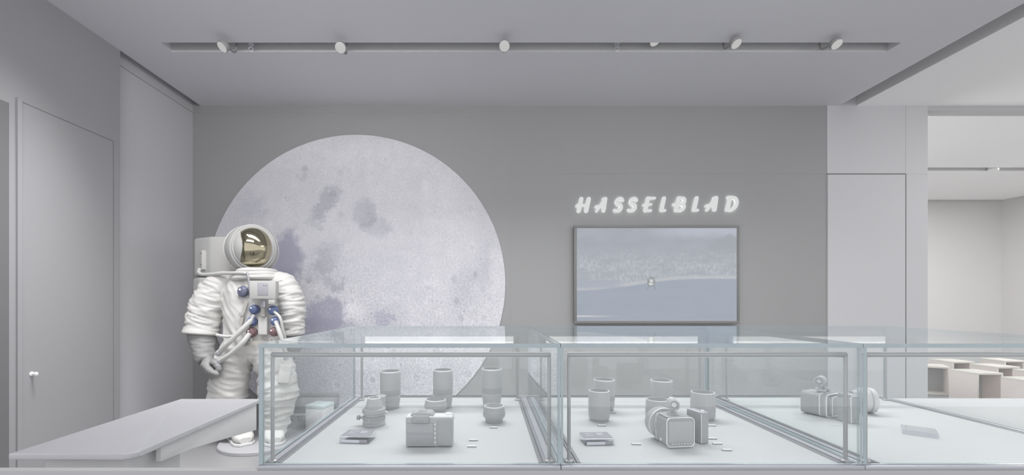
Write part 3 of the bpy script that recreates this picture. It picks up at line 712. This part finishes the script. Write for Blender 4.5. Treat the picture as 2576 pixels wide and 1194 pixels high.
def boxy_camera():
    d = 451/(1129-CY); q = F/d; yaw = math.radians(6)
    c = Vector(((1711-CX)/q, d+.034, ZD)); w, h = 74/q, 74/q; T = .060
    root = thing('boxy_camera', 'boxy dark camera with silver edges and tube viewfinder, seen from behind', 'camera', c, yaw)
    m = MB(); rbody(m, w, h, .012, -T/2, T/2, h/2+.0045); m.build('body', M['black2'], root)
    m = MB(); m.tube(ring_path(w-.001, h-.001, .012, -T/2), .0014, 8, 0, True); o = m.build('silver_trim', M['chrome'], root, (0, 0, h/2+.0045))
    MB().tube(ring_path(w-.001, h-.001, .012, T/2), .0013, 8, 0, True).build('silver_trim', M['chrome'], root, (0, 0, h/2+.0045))
    MB().box((-w/2+.006, -T/2-.0012, .017), (w/2-.005, -T/2+.002, h-.006), .001).build('screen', M['black'], root)
    for k in range(7): MB().lathe([(.0016, 0), (.0016, .0008), (.001, .0012)], (-w/2+.018+k*.0088, -T/2, .0135), (0, -1, 0), 12).build('button', M['chrome'], root)
    MB().box((-w/2+.004, -T/2+.004, 0), (w/2-.004, T/2-.004, .006), .001).build('base_plate', M['black'], root)
    zl = h*.52
    MB().lathe([(.034, T/2-.002), (.038, T/2+.002), (.038, T/2+.008), (.043, T/2+.010), (.046, T/2+.014), (.046, T/2+.040), (.044, T/2+.044), (.043, T/2+.050), (.038, T/2+.051), (.024, T/2+.046), (.001, T/2+.045)], (-.008, 0, zl+.006), (0, 1, 0), 44).build('lens', M['black'], root)
    MB().lathe([(.0460, T/2+.013), (.0470, T/2+.0145), (.0470, T/2+.0165), (.0460, T/2+.018)], (-.008, 0, zl+.006), (0, 1, 0), 44, False).build('lens_ring', M['chrome'], root)
    MB().box((-w/2+.003, -T/2-.0004+.006, h+.0035), (w/2-.010, T/2-.004, h+.006), .001).build('top_cover', M['black'], root)
    viewfinder(root, -.006, .0, h+.0055, 1.15, -yaw-.25)
    MB().lathe([(.004, 0), (.004, .002), (.002, .003)], (-w/2, 0, .018), (-1, 0, 0), 14).build('side_button', M['chrome'], root)
boxy_camera()
def grip():
    d = 451/(1117.5-CY); q = F/d; c = Vector(((1767-CX)/q, d+.030, ZD))
    root = thing('battery_grip', 'upright dark battery grip standing beside the boxy camera', 'camera grip', c, math.radians(22))
    w, h = .030, 78/q; T = .055
    m = MB(); m.box((-w/2, -T/2, 0), (w/2, T/2, h), .0045, 4); m.build('body', M['black2'], root)
    m = MB(); m.box((-w/2+.001, -T/2+.001, h-.002), (w/2-.001, T/2-.001, h+.0028), .002, 3); m.build('top_plate', M['alu'], root)
    MB().lathe([(.0055, 0), (.0055, .002), (.0035, .0035)], (.003, -T/2+.012, h+.0028), (0, 0, 1), 18).build('shutter_button', M['chrome'], root)
    MB().box((-w/2-.0006, -T/2-.0006, .004), (-w/2+.0012, -T/2+.0012, h-.002), .0004).build('edge_trim', M['chrome'], root)
grip()
def trimmed_camera():
    d = 451/(1051-CY); q = F/d; yaw = math.radians(24)
    c = Vector(((2090-CX)/q, d+.05, ZD)); T = .085; w, h = .082, .080
    root = thing('silver_trimmed_camera', 'dark camera with double silver outline and viewfinder, near the glass joint', 'camera', c, yaw)
    m = MB(); rbody(m, w, h, .014, -T/2, T/2, h/2+.003); m.build('body', M['black2'], root)
    for y, k in ((-T/2, 1.0), (-T/2+.022, 1.015)):
        MB().tube(ring_path(w*k-.001, h*k-.001, .014, y), .0022, 8, 0, True).build('silver_trim', M['chrome'], root, (0, 0, h/2+.003))
    m = MB(); rbody(m, w*.74, h*.84, .010, -T/2-.010, -T/2+.001, h/2+.001); m.build('front_plate', M['black'], root, (.006, 0, 0))
    MB().tube(ring_path(w*.74, h*.84, .010, -T/2-.010), .0019, 8, 0, True).build('silver_trim', M['chrome'], root, (.006, 0, h/2+.001))
    m = MB()
    for k in range(2): m.box((-.005+k*.0075, -.0008, -.005), (-.002+k*.0075, .0006, .005), 0, 2, Matrix(((1, 0, .35, 0), (0, 1, 0, 0), (0, 0, 1, 0), (0, 0, 0, 1))))
    m.build('emblem', M['chrome'], root, (.006, -T/2-.0102, h*.55), smooth=False)
    MB().box((.0250, -T/2-.012, .012), (.0285, -T/2-.0095, h-.010), .001).build('latch_rail', M['chrome'], root)
    MB().lathe([(.024, 0), (.027, .003), (.027, .022), (.024, .026), (.001, .024)], (w/2, 0, h*.5), (1, 0, 0), 36).build('side_mount', M['black'], root)
    MB().box((-.020, -.03, h+.002), (.030, .02, h+.006), .002, 3).build('top_plate', M['alu'], root)
    MB().tube([(.018, -.02, h+.006), (.012, -.018, h+.014), (-.004, -.014, h+.019)], [.007, .006, .005], 14, 5).build('bracket', M['black'], root)
    viewfinder(root, -.012, -.008, h+.012, 1.2, -1.25, True)
trimmed_camera()
def film_back():
    d = 451/(1066-CY); q = F/d; c = Vector(((2151-CX)/q, d+.028, ZD))
    root = thing('battery_grip', 'upright dark plate with a silver edge right behind the glass joint post', 'camera grip', c, math.radians(8))
    h = 70/q; w = .036; T = .05
    MB().box((-w/2, -T/2, 0), (w/2, T/2, h), .004, 4).build('body', M['black2'], root)
    m = MB(); pts = [(-w/2+.003, -T/2, .003), (-w/2+.0005, -T/2, h-.006), (-w/2+.006, -T/2, h-.001), (w/2-.003, -T/2, h-.001)]
    m.tube(pts, .0016, 8); m.build('silver_trim', M['chrome'], root)
    MB().box((-w/2+.002, -T/2+.002, h-.001), (w/2-.002, T/2-.002, h+.003), .0015).build('top_plate', M['alu'], root)
film_back()
def pale_lens():
    d = 451/(1046-CY)+.046; q = F/d; r = 31/q; c = Vector(((2172-CX)/q, d+.012, ZD))
    root = thing('camera_lens', 'big pale lens lying on its side next to the silver-trimmed camera', 'lens', c, math.radians(-14), 'camera lenses in the showcases')
    MB().lathe([(r*.75, -.012), (r*.9, -.010), (r*.98, 0), (r, .008), (r, .030), (r*.96, .037), (r*.80, .039), (r*.7, .035), (.001, .033)], (0, 0, r), (1, 0, 0), 48).build('barrel', M['pale'], root)
    MB().lathe([(r*1.0, .016), (r*1.025, .017), (r*1.025, .021), (r*1.0, .022)], (0, 0, r), (1, 0, 0), 48, False).build('ring', M['black'], root)
    MB().lathe([(r*.70, -.030), (r*.74, -.028), (r*.78, -.012)], (0, 0, r), (1, 0, 0), 40).build('mount', M['black'], root)
    m = MB(); m.box((.002, -.012, 0), (.036, .012, .008), .002); m.build('foot', M['black'], root)
pale_lens()

# ------------------------------------------------------------------ acrylic blocks and price tags
def block(px, ybot, wpx, hpx, depth, yaw, label, card=True):
    d = 451/(ybot-CY); q = F/d; c = Vector(((px-CX)/q, d+depth/2, ZD)); w, h = wpx/q, hpx/q
    root = thing('acrylic_block', label, 'display block', c, yaw, 'acrylic blocks in the showcases')
    MB().box((-w/2, -depth/2, 0), (w/2, depth/2, h), .0015, 2).build('block', M['acrylic'], root, smooth=False)
    if card:
        cd = MB().box((-w/2+.002, -depth/2+.004, h+.0002), (w/2-.002, depth/2-.001, h+.001)).build('card', M['card'], root, smooth=False)
        m = MB(); zz = h+.0011
        for x0, x1, y in ((-.030, -.004, .016), (-.030, -.022, .009), (.004, .024, .018), (.004, .020, .013), (.004, .026, .008), (.004, .018, .003), (-.030, -.010, -.004)):
            m.box((x0, y, zz-.0003), (x1, y+.0026, zz+.0002))
        m.build('print', M['ink'], cd, smooth=False)
        MB().box((-w/2+.006, -depth/2-.0005, .002), (w*.18, -depth/2+.0003, h*.55)).build('front_strip', M['ink'], root, smooth=False)
        MB().box((w*.18, -depth/2-.0005, .002), (w/2-.005, -depth/2+.0003, h*.6)).build('front_strip', M['card'], root, smooth=False)
block(893, 1115, 76, 17, .066, math.radians(-5), 'flat acrylic block with a dark card top in front of the knobbed lens')
block(1507, 1120, 76, 17, .062, math.radians(3), 'flat acrylic block with a dark card top in the middle showcase')
block(2345, 1101, 60, 13, .080, math.radians(50), 'clear acrylic block lying alone near the sloping showcase edge', False)
def tags():
    first = None
    T = [(1191, 1109, 30, 'white price tag beside the compact camera, upper of the pair'), (1187, 1125, 27, 'white price tag beside the compact camera, lower of the pair'),
         (1242, 1077, 22, 'price tag in front of the squat lens, alone near the moon edge'), (1515, 1072, 24, 'price tag in front of the bulging lens above the acrylic block'),
         (1601, 1119, 25, 'price tag between the acrylic block and the boxy camera'), (1541, 1039, 17, 'small price tag at the foot of the tall lens behind the bulging lens'),
         (1792, 1072, 22, 'price tag at the foot of the wide bulging lens, last behind the grip'), (1793, 1105, 25, 'price tag beside the battery grip, the tag nearest its foot'),
         (1806, 1118, 25, 'price tag second in the slanting row beside the battery grip'), (1830, 1134, 30, 'frontmost price tag of the slanting row beside the battery grip')]
    for px, yb, w, lab in T:
        loc, d = spot_on_deck(px, yb)
        if first is None:
            first = thing('price_tag', lab, 'price tag', loc, 0, 'price tags on the white decks')
            m = MB(); mtx = Matrix(((0, 0, 1, -.013), (1, 0, 0, 0), (0, 1, 0, 0), (0, 0, 0, 1)))
            m.prism([(0, 0), (.007, 0), (.007, .0046), (.0006, .0030)], 0, .026, .0003, mtx); m.build('wedge', M['tagdark'], first, smooth=False)
            cc = MB().box((-.0126, .0010, .0030), (.0126, .0066, .0035), 0, 2, Matrix.Rotation(.20, 4, 'X')).build('paper', M['tag'], first, smooth=False)
        else: copy_thing(first, loc, random.uniform(-.06, .06), lab)
tags()

# ------------------------------------------------------------------ astronaut
AY = 4.0; AB = Vector(((640-CX)/F*AY, AY, 0.035))
def A(px, py, y=0.0):
    d = AY+y; return P(px, py, d)-AB
AS = AY/F                                               # metres per pixel at the astronaut
def astronaut():
    root = thing('astronaut_mannequin', 'astronaut mannequin in a white spacesuit with gold visor before the moon', 'mannequin', AB)
    def loft(m, st, n=28):                             # st: px, py, y, half width px, half depth m
        rings = []
        C = [A(p[0], p[1], p[2]) for p in st]
        for i, p in enumerate(st):
            t = (C[min(i+1, len(C)-1)]-C[max(i-1, 0)]).normalized()
            sx = Vector((1, 0, 0)); sx = (sx-t*sx.dot(t)).normalized(); sy = t.cross(sx)
            rings.append([C[i]+sx*(math.cos(2*PI*j/n)*p[3]*AS)+sy*(math.sin(2*PI*j/n)*p[4]) for j in range(n)])
        m.rings(rings)
    m = MB()
    loft(m, [(648, 676, .0, 30, .11), (647, 690, .0, 46, .14), (645, 706, .01, 66, .17), (643, 735, .01, 76, .19), (641, 790, 0, 76, .195), (639, 840, 0, 72, .19), (637, 875, 0, 66, .18), (637, 895, 0, 58, .16), (637, 905, 0, 40, .12)])
    loft(m, [(590, 700, .02, 22, .10), (562, 712, .02, 36, .13), (541, 738, .01, 41, .15), (523, 770, -.01, 41, .15), (512, 805, -.03, 40, .145), (507, 838, -.05, 38, .135)])
    loft(m, [(690, 702, .02, 24, .10), (712, 714, .02, 32, .125), (727, 742, .02, 33, .135), (734, 780, .01, 31, .13), (736, 812, .01, 29, .12), (735, 836, .02, 27, .11)])
    loft(m, [(607, 872, .0, 42, .17), (590, 905, -.01, 44, .17), (578, 945, -.02, 44, .165), (574, 985, -.02, 44, .16), (574, 1010, -.01, 41, .15), (582, 1050, .0, 36, .125), (590, 1085, .01, 30, .105)])
    loft(m, [(664, 868, .0, 42, .17), (684, 900, .0, 45, .17), (696, 945, .0, 46, .165), (700, 985, .0, 47, .165), (700, 1005, .01, 43, .15), (694, 1050, .02, 36, .125), (690, 1085, .02, 30, .105)])
    tmp = m.build('suit_raw', M['suit'])
    md = tmp.modifiers.new('r', 'REMESH'); md.mode = 'VOXEL'; md.voxel_size = .0095; md.use_smooth_shade = True
    md2 = tmp.modifiers.new('s', 'SMOOTH'); md2.iterations = 4; md2.factor = .5
    dg = bpy.context.evaluated_depsgraph_get(); ev = tmp.evaluated_get(dg)
    me = bpy.data.meshes.new_from_object(ev)
    bpy.data.objects.remove(tmp)
    # folds of the thick fabric: ridged noise stretched around each limb
    n = len(me.vertices); co = np.empty(n*3); me.vertices.foreach_get('co', co); co = co.reshape(-1, 3)
    no = np.empty(n*3); me.vertices.foreach_get('normal', no); no = no.reshape(-1, 3)
    la, lb = A(548, 725), A(505, 838); ra, rb = A(718, 725), A(736, 836)
    zk = A(640, 1000).z; zhip = A(640, 885).z
    for i in range(n):
        p = Vector(co[i]); k = .010
        if p.x < A(568, 0).x and p.z > A(0, 842).z and p.z < A(0, 700).z: ax = (lb-la).normalized(); st, k = 4.6, .018
        elif p.x > A(712, 0).x and p.z > A(0, 842).z and p.z < A(0, 705).z: ax = (rb-ra).normalized(); st, k = 4.6, .018
        elif p.z < zhip: ax = Vector((.25 if p.x < 0 else -.25, 0, 1)).normalized(); st, k = 3.4, .014
        else: ax = Vector((.75 if p.x < 0 else -.75, 0, .6)).normalized(); st, k = 2.2, .009
        al = ax*p.dot(ax); q = (p-al)*3.2 + al*(7.5*st/2.2)
        f = 1-abs(noise.noise(q))*2.2; g = noise.noise(p*4+Vector((3, 1, 2)))
        f2 = 1-abs(noise.noise(q*1.9+Vector((5, 2, 7))))*2.2
        co[i] += no[i]*(k*1.5*(max(f, -.4)*(.6+.5*g)+.45*max(f2, -.4)-.5))
    # hems: sleeves flare a little at the cuffs, trousers tuck in below the knee
    for i in range(n):
        z = co[i][2]
        if z < zk and z > zk-.05: co[i] += no[i]*(-.012)
        if zk < z < zk+.02: co[i] += no[i]*.010
    me.vertices.foreach_set('co', co.ravel()); me.update()
    me.polygons.foreach_set('use_smooth', [True]*len(me.polygons))
    me.materials.clear(); me.materials.append(M['suit'])
    o = bpy.data.objects.new('suit', me); COL.objects.link(o); o.parent = root
    # cuffs
    for c0, c1, r in ((A(508, 826, -.045), A(506, 841, -.05), 39), (A(735, 825, .015), A(735, 839, .02), 29)):
        ax = (c1-c0)
        MB().lathe([(r*AS*.96, 0), (r*AS*1.04, ax.length*.4), (r*AS*1.05, ax.length*.8), (r*AS*.97, ax.length), (r*AS*.7, ax.length*.9)], c0, ax, 28, False).build('cuff', M['suit'], root)
    # helmet: outer shell with a bulging gold visor turned a little to the side
    hc = A(634, 627, .0); yaw = math.radians(33); R = Matrix.Rotation(yaw, 4, 'Z'); fw = R @ Vector((0, -1, 0)); N = 48
    rx, ry, rz_ = .218, .228, .222
    m = MB(); m.ball(hc, (rx, ry, rz_), 48, 28, R.to_3x3().to_4x4()); sh = m.build('helmet', M['suit2'], root, angle=80)
    vc = hc+fw*.105; vr = Vector((.160, .150, .184))
    MB().ball(vc, vr, 56, 32, R.to_3x3().to_4x4()).build('visor', M['gold'], root, angle=80)
    def vring(dist, kx, th, name, mm, grow=0.0):
        s_ = math.sqrt(max(0, 1-(dist/vr.y)**2))
        pts = [vc+fw*dist+R @ Vector((math.cos(2*PI*j/N)*(vr.x*s_+grow), 0, math.sin(2*PI*j/N)*(vr.z*s_+grow))) for j in range(N)]
        return MB().tube(pts, th, 10, 0, True).build(name, mm, sh)
    vring(.040, 1, .010, 'visor_rim', M['suit2'], .005)
    vring(.015, 1, .014, 'visor_rim', M['suit2'], .016)
    # side shade: a curved flap on the outer side of the visor
    m = MB(); rings = []
    for k in (1.045, 1.02):
        for i in range(9):
            la_ = math.radians(-58+116*i/8); row = []
            for j in range(9):
                lo_ = math.radians(-96+(62*math.cos(la_)**1.6)*j/8)
                row.append(vc+R @ Vector((math.sin(lo_)*math.cos(la_)*vr.x*k, -math.cos(lo_)*math.cos(la_)*vr.y*k, math.sin(la_)*vr.z*k)))
            rings.append(row)
    top, bot = rings[:9], rings[9:]
    m.rings([a_+b_[::-1] for a_, b_ in zip(top, bot)]); m.build('side_shade', M['suit2'], sh, angle=60)
    # hood layers behind the side of the helmet
    for a, th, gx in ((96, .009, 1.02), (112, .011, 1.03), (128, .013, 1.03)):
        a = math.radians(a)
        pts = [hc + R @ Vector((math.sin(a)*math.cos(2*PI*j/N)*rx*gx, -math.cos(a)*ry, math.sin(a)*math.sin(2*PI*j/N)*rz_*(gx if math.sin(2*PI*j/N) < 0 else .99))) for j in range(N)]
        MB().tube(pts, th, 8, 0, True).build('hood_fold', M['suit'], sh)
    # soft collar of stacked folds
    for k, (py, r, th) in enumerate(((684, 40, .022), (692, 46, .024), (700, 53, .024))):
        c = A(648-k, py, 0); pts = [c+Vector((math.cos(2*PI*j/32)*r*AS, math.sin(2*PI*j/32)*.185, .010*math.cos(2*PI*j/32+.7))) for j in range(32)]
        MB().tube(pts, th, 10, 0, True).build('collar', M['suit'], root)
    # backpack
    def px_prism(pts, py0, py1, y_ref, bev, name, mm):
        poly = [(A(x, 700, y).x, y) for x, y in pts]
        return MB().prism(poly, A(0, py1, y_ref).z, A(0, py0, y_ref).z, bev).build(name, mm, root)
    bp = px_prism([(596, .10), (527, .10), (489, .22), (492, .46), (596, .46)], 596, 692, .15, .022, 'backpack', M['pack'])
    mm = Matrix.Translation(A(508, 652, .135)) @ Matrix.Rotation(math.radians(-40), 4, 'Z')
    MB().box((-.038, -.012, -.10), (.038, .03, .085), .008, 3, mm).build('pack_panel', M['suit'], bp)
    m = MB()
    for z in (.055, -.05): m.ball(mm @ Vector((.026, -.014, z)), .008, 10, 8)
    m.build('pack_button', M['glove'], bp)
    px_prism([(540, .12), (500, .12), (486, .22), (490, .44), (540, .44)], 698, 850, .15, .02, 'pack_lower', M['pack'])
    # tubes and hoses
    m = MB(); m.tube([A(503, 676, -.02), A(500, 684, -.04), A(512, 690, -.06), A(560, 687, -.12), A(606, 686, -.20), A(621, 687, -.205)], .0155, 12, 6); m.build('pack_pipe', M['hose'], root)
    m = MB(); m.tube([A(621, 684, -.205), A(625, 700, -.215), A(628, 722, -.222), A(632, 745, -.225)], [.009, .009, .012, .009], 10, 4); m.build('control_stalk', M['alu_dark'], root)
    yk = -.215
    H = [([(545, 842, -.215), (575, 846, -.235), (603, 838, -.245), (625, 815, -.245), (637, 795, -.22)], .0135), ([(632, 806, -.235), (605, 832, -.265), (575, 862, -.265), (549, 888, -.22)], .021),
         ([(628, 838, -.23), (610, 862, -.265), (580, 890, -.255), (551, 908, -.22)], .021), ([(694, 808, -.225), (703, 835, -.25), (713, 866, -.24), (720, 900, -.19)], .019), ([(690, 784, -.225), (705, 800, -.25), (713, 835, -.23), (722, 868, -.18)], .012)]
    for pts, r in H:
        h = MB().tube([A(*p) for p in pts], r, 14, 8).build('hose', M['hose'], root)
        e = A(*pts[-1]); pdir = (e-A(*pts[-2])).normalized()
        MB().cyl(e-pdir*.02, e+pdir*.012, r*1.18).build('hose_end', M['alu'], h)
    for px, py, r, mm_ in ((611.6, 732.5, 12.2, 'navy'), (639, 777.6, 10.2, 'blue'), (686, 780, 10.2, 'blue'), (633, 808, 10, 'blue'), (692, 807, 10, 'blue'), (632, 835, 10.5, 'red'), (689, 834, 10, 'red')):
        q = r*AS; c = A(px, py, yk+.012)
        kb = MB().lathe([(q*1.12, -.03), (q*1.12, -.002), (q, 0), (q, .012), (q*.86, .024), (q*.5, .031), (.001, .033)], c, (.1, -1, .05), 26).build('valve_knob', M[mm_], root)
        MB().ball(c+Vector((-q*.25, -.030, q*.3)), q*.24, 10, 8).build('knob_cap', M['chrome'], kb)
    MB().box(A(599, 748, yk+.03)-Vector((0, .012, 0)), A(626, 719, yk+.03)+Vector((0, .015, 0)), .006).build('knob_plate', M['suit2'], root)
    # chest control box
    q = Matrix.Translation(A(665, 729, -.245)) @ Matrix.Rotation(math.radians(10), 4, 'Z')
    bw, bh = 28.5*AS, 21*AS
    cb = MB().box((-bw, -.045, -bh), (bw, .05, bh), .004, 2, q).build('chest_box', M['suit2'], root)
    MB().box((-11*AS, -.0475, -13*AS), (12*AS, -.043, 17*AS), .001, 2, q).build('meter_plate', M['card'], cb)
    m = MB()
    for dx, dz in ((3, 11), (8, 10)): m.box(((dx-1.2)*AS, -.049, (dz-1.4)*AS), ((dx+1.2)*AS, -.046, (dz+1.4)*AS), 0, 2, q)
    m.build('gauge', M['glove'], cb)
    MB().box((12*AS, -.04, -bh-12*AS), (26*AS, .02, -bh-2*AS), .003, 2, q).build('box_clip', M['suit2'], cb)
    # straps, belt, pocket, name tab
    def strap(pts, wpx, name='strap', mm_='strap'):
        m = MB(); pts = [A(*p) for p in pts]; hw = wpx*AS/2; rings = []
        for i, p in enumerate(pts):
            t = (pts[min(i+1, len(pts)-1)]-pts[max(i-1, 0)]).normalized(); s = t.cross(Vector((0, 1, 0))).normalized()*hw; nrm = Vector((0, -.006, 0))
            rings.append([p-s, p+s, p+s+nrm, p-s+nrm])
        m.rings(rings); return m.build(name, M[mm_], root, smooth=False)
    strap([(621, 757, -.21), (612, 785, -.215), (606, 815, -.215)], 8); strap([(662, 768, -.215), (662, 795, -.22)], 9)
    strap([(610, 866, -.20), (640, 862, -.215), (680, 862, -.21), (700, 858, -.19)], 9)
    MB().lathe([(5.5*AS, 0), (5.5*AS, .008), (3*AS, .010)], A(608, 789, -.218), (0, -1, 0), 18).build('buckle', M['suit2'], root)
    MB().box(A(656, 773, -.225)-Vector((0, .008, 0)), A(668, 756, -.225)+Vector((0, .01, 0)), .003).build('buckle', M['alu'], root)
    for s in ((628, 855), (685, 855)): MB().lathe([(6.5*AS, 0), (6.5*AS, .01), (4*AS, .012), (3.6*AS, .006)], A(s[0], s[1], -.208), (0, -1, 0), 20).build('hose_port', M['suit2'], root)
    MB().box(A(650, 842, -.192)-Vector((0, .012, 0)), A(673, 796, -.192)+Vector((0, .02, 0)), .010, 4).build('front_flap', M['suit'], root)
    pk = Matrix.Translation(A(716, 940, -.14)) @ Matrix.Rotation(math.radians(28), 4, 'Z') @ Matrix.Rotation(math.radians(8), 4, 'Y')
    MB().box((-13*AS, -.02, -22*AS), (13*AS, .05, 22*AS), .010, 3, pk).build('thigh_pocket', M['suit'], root)
    # gloves: forearm gauntlet, palm, four fingers and thumb in one piece
    def glove(fore, palm_c, ydir, fingers, thumb):
        m = MB(); m.tube([A(*p[:3]) for p in fore], [p[3]*AS for p in fore], 22, 5)
        for f in fingers: m.tube([A(*p) for p in f], [.024, .023, .021, .018, .012], 12, 4)
        m.tube([A(*p) for p in thumb], [.026, .025, .022, .014], 12, 4)
        m.ball(palm_c, (.055, .06, .062), 20, 12)
        tmp = m.build('glove_raw', M['glove'])
        md = tmp.modifiers.new('r', 'REMESH'); md.mode = 'VOXEL'; md.voxel_size = .0065
        md2 = tmp.modifiers.new('s', 'SMOOTH'); md2.iterations = 3
        dg = bpy.context.evaluated_depsgraph_get(); me = bpy.data.meshes.new_from_object(tmp.evaluated_get(dg)); bpy.data.objects.remove(tmp)
        n = len(me.vertices); co = np.empty(n*3); me.vertices.foreach_get('co', co); co = co.reshape(-1, 3); no = np.empty(n*3); me.vertices.foreach_get('normal', no); no = no.reshape(-1, 3)
        for i in range(n):
            p = Vector(co[i]); co[i] += no[i]*.006*(1-abs(noise.noise(Vector((p.x*7, p.y*7, p.z*26))))*2.4)
        me.vertices.foreach_set('co', co.ravel()); me.update(); me.polygons.foreach_set('use_smooth', [True]*len(me.polygons))
        me.materials.clear(); me.materials.append(M['glove'])
        o = bpy.data.objects.new('glove', me); COL.objects.link(o); o.parent = root
    glove([(507, 832, -.05, 31), (509, 852, -.06, 30), (512, 875, -.09, 26), (515, 896, -.13, 22), (519, 908, -.15, 18)], A(524, 916, -.175), 0,
          [[(514+i*2, 918+i*1.5, -.20-i*.012), (519+i*4, 928+i*2, -.225-i*.012), (526+i*5.5, 938+i*1, -.235-i*.012), (531+i*5.5, 946-i*1.5, -.228-i*.012), (532+i*5.3, 953-i*3, -.215-i*.012)] for i in range(4)],
          [(534, 908, -.20), (544, 914, -.225), (550, 924, -.235), (552, 934, -.235)])
    glove([(735, 832, .02, 23), (738, 850, .04, 24), (736, 872, .08, 21), (728, 892, .13, 17), (722, 902, .15, 15)], A(716, 912, .17), 0,
          [[(718-i*4, 918, .17+i*.01), (714-i*4, 930, .175+i*.01), (711-i*4, 940, .175+i*.01), (709-i*4, 947, .17+i*.01), (708-i*4, 953, .165+i*.01)] for i in range(4)],
          [(724, 912, .15), (727, 924, .14), (725, 934, .14), (722, 942, .14)])
    # boots
    for px, yy, rot in ((604, -.02, 42), (688, .0, 30)):
        c = A(px, 1118, yy); c.z = 0; q = Matrix.Translation(c) @ Matrix.Rotation(math.radians(rot), 4, 'Z')
        m = MB(); rings = []
        for y, w, z0, zt in ((.13, .05, .02, .09), (.11, .075, .02, .14), (.05, .082, .02, .17), (-.02, .080, .02, .15), (-.09, .086, .02, .115), (-.15, .080, .02, .095), (-.19, .05, .025, .07)):
            zc, hz = (z0+zt)/2, (zt-z0)/2
            rings.append([q @ Vector((w*math.copysign(abs(math.cos(t))**.7, math.cos(t)), y, zc+hz*math.copysign(abs(math.sin(t))**.7, math.sin(t)))) for t in (2*PI*j/24 for j in range(24))])
        m.rings(rings); b = m.build('boot', M['suit'], root)
        m = MB(); poly = [(q.inverted() @ (q @ Vector((w, y, 0)))).to_2d() for w, y in ((.052, .135), (.088, .10), (.086, 0), (.094, -.09), (.086, -.16), (.05, -.205), (-.05, -.205), (-.086, -.16), (-.094, -.09), (-.086, 0), (-.088, .10), (-.052, .135))]
        m.prism([tuple(p) for p in poly], .0, .024, .005, q); m.build('sole', M['pale'], b)
        m = MB()
        for z in (.13, .165): m.tube([q @ Vector((math.cos(t)*.092, .035+math.sin(t)*.095, z)) for t in (2*PI*j/24 for j in range(24))], .012, 8, 0, True)
        m.build('boot_collar', M['suit'], b)
astronaut()
def plinth():
    c = Vector((AB.x+.06, 4.02, 0))
    o = MB().lathe([(.34, 0), (.355, .002), (.355, .026), (.348, .034), (.001, .035)], n=64).build('round_plinth', M['tabletop'], None, c)
    tag(o, 'low round grey disc on the floor under the astronaut boots', 'plinth')
plinth()

# ------------------------------------------------------------------ low bench and carton by the moon
def bench():
    x0, x1 = SX(727, 4.7), SX(846, 4.7); y0 = 4.70; c = Vector(((x0+x1)/2, y0, 0)); w = x1-x0
    root = thing('low_bench', 'low dark bench with a pale base edge at the foot of the moon', 'bench', c)
    MB().box((-w/2, 0, .095), (w/2, .083, .30), .006).build('seat_block', M['dark'], root)
    MB().box((-w/2-.01, -.006, .075), (w/2+.01, .083, .095), .004).build('edge_strip', M['pale'], root)
    for s in (-1, 1): MB().box((s*(w/2-.06)-.02, .01, 0), (s*(w/2-.06)+.02, .07, .075), .003).build('foot', M['dark'], root)
    d = 4.44; x0, x1 = SX(771, d), SX(820, d); c = Vector(((x0+x1)/2, d+.1, 0)); w = x1-x0
    root = thing('carton', 'small white carton with pale teal lid standing on the floor before the dark bench', 'box', c, math.radians(-14))
    MB().box((-w/2, -.1, 0), (w/2, .1, .21), .004).build('body', M['carton'], root)
    MB().box((-w/2-.003, -.103, .21), (w/2+.003, .103, .245), .004).build('lid', M['teal'], root)
bench()

# ------------------------------------------------------------------ wooden cube stools in the far room
def stools():
    s = .335; hs = .40; t = .026; first = None
    spec = [((6.37, 5.69), 0, 'wooden cube stool with open face in the front row, its near corner toward the glass'),
            ((6.34, 6.24), -34, 'wooden cube stool closest to the pale passage wall, mostly open dark face showing'),
            ((6.37, 5.10), 0, 'wooden cube stool cut by the photo edge, largest plain side showing'),
            ((7.17, 6.73), 0, 'wooden cube stool in the back row behind the stool by the pale passage wall'),
            ((7.22, 6.21), 2, 'wooden cube stool in the second row behind the corner-on stool'),
            ((7.22, 5.69), 0, 'wooden cube stool in the second row, cut by the photo edge'),
            ((8.07, 6.83), 0, 'wooden cube stool in the back row, farthest from the passage wall'),
            ((8.07, 6.27), 0, 'wooden cube stool at the photo edge in the third row, barely showing')]
    for (x, y), rot, lab in spec:
        if first is None:
            first = thing('cube_stool', lab, 'stool', (x, y, 0), math.radians(rot), 'wooden cube stools in the far room')
            h = s/2
            MB().box((-h, -h, hs-t), (h, h, hs), .003).build('top_board', M['wood_edge'], first)
            MB().box((-h, -h, 0), (h, h, t), .003).build('bottom_board', M['wood_edge'], first)
            for k in (-1, 1):
                a, b = sorted((k*h, k*(h-t))); MB().box((a, -h+.004, t), (b, h, hs-t), .001).build('side_board', M['wood'], first)
                a, b = sorted((k*(h-.0005), k*(h-t+.0005))); MB().box((a, -h, t), (b, -h+.004, hs-t), .0005).build('edge_band', M['wood_edge'], first)
            MB().box((-h+t, h-.12, t), (h-t, h-.10, hs-t), .001).build('inner_board', M['inner'], first)
        else: copy_thing(first, (x, y, 0), math.radians(rot), lab)
stools()
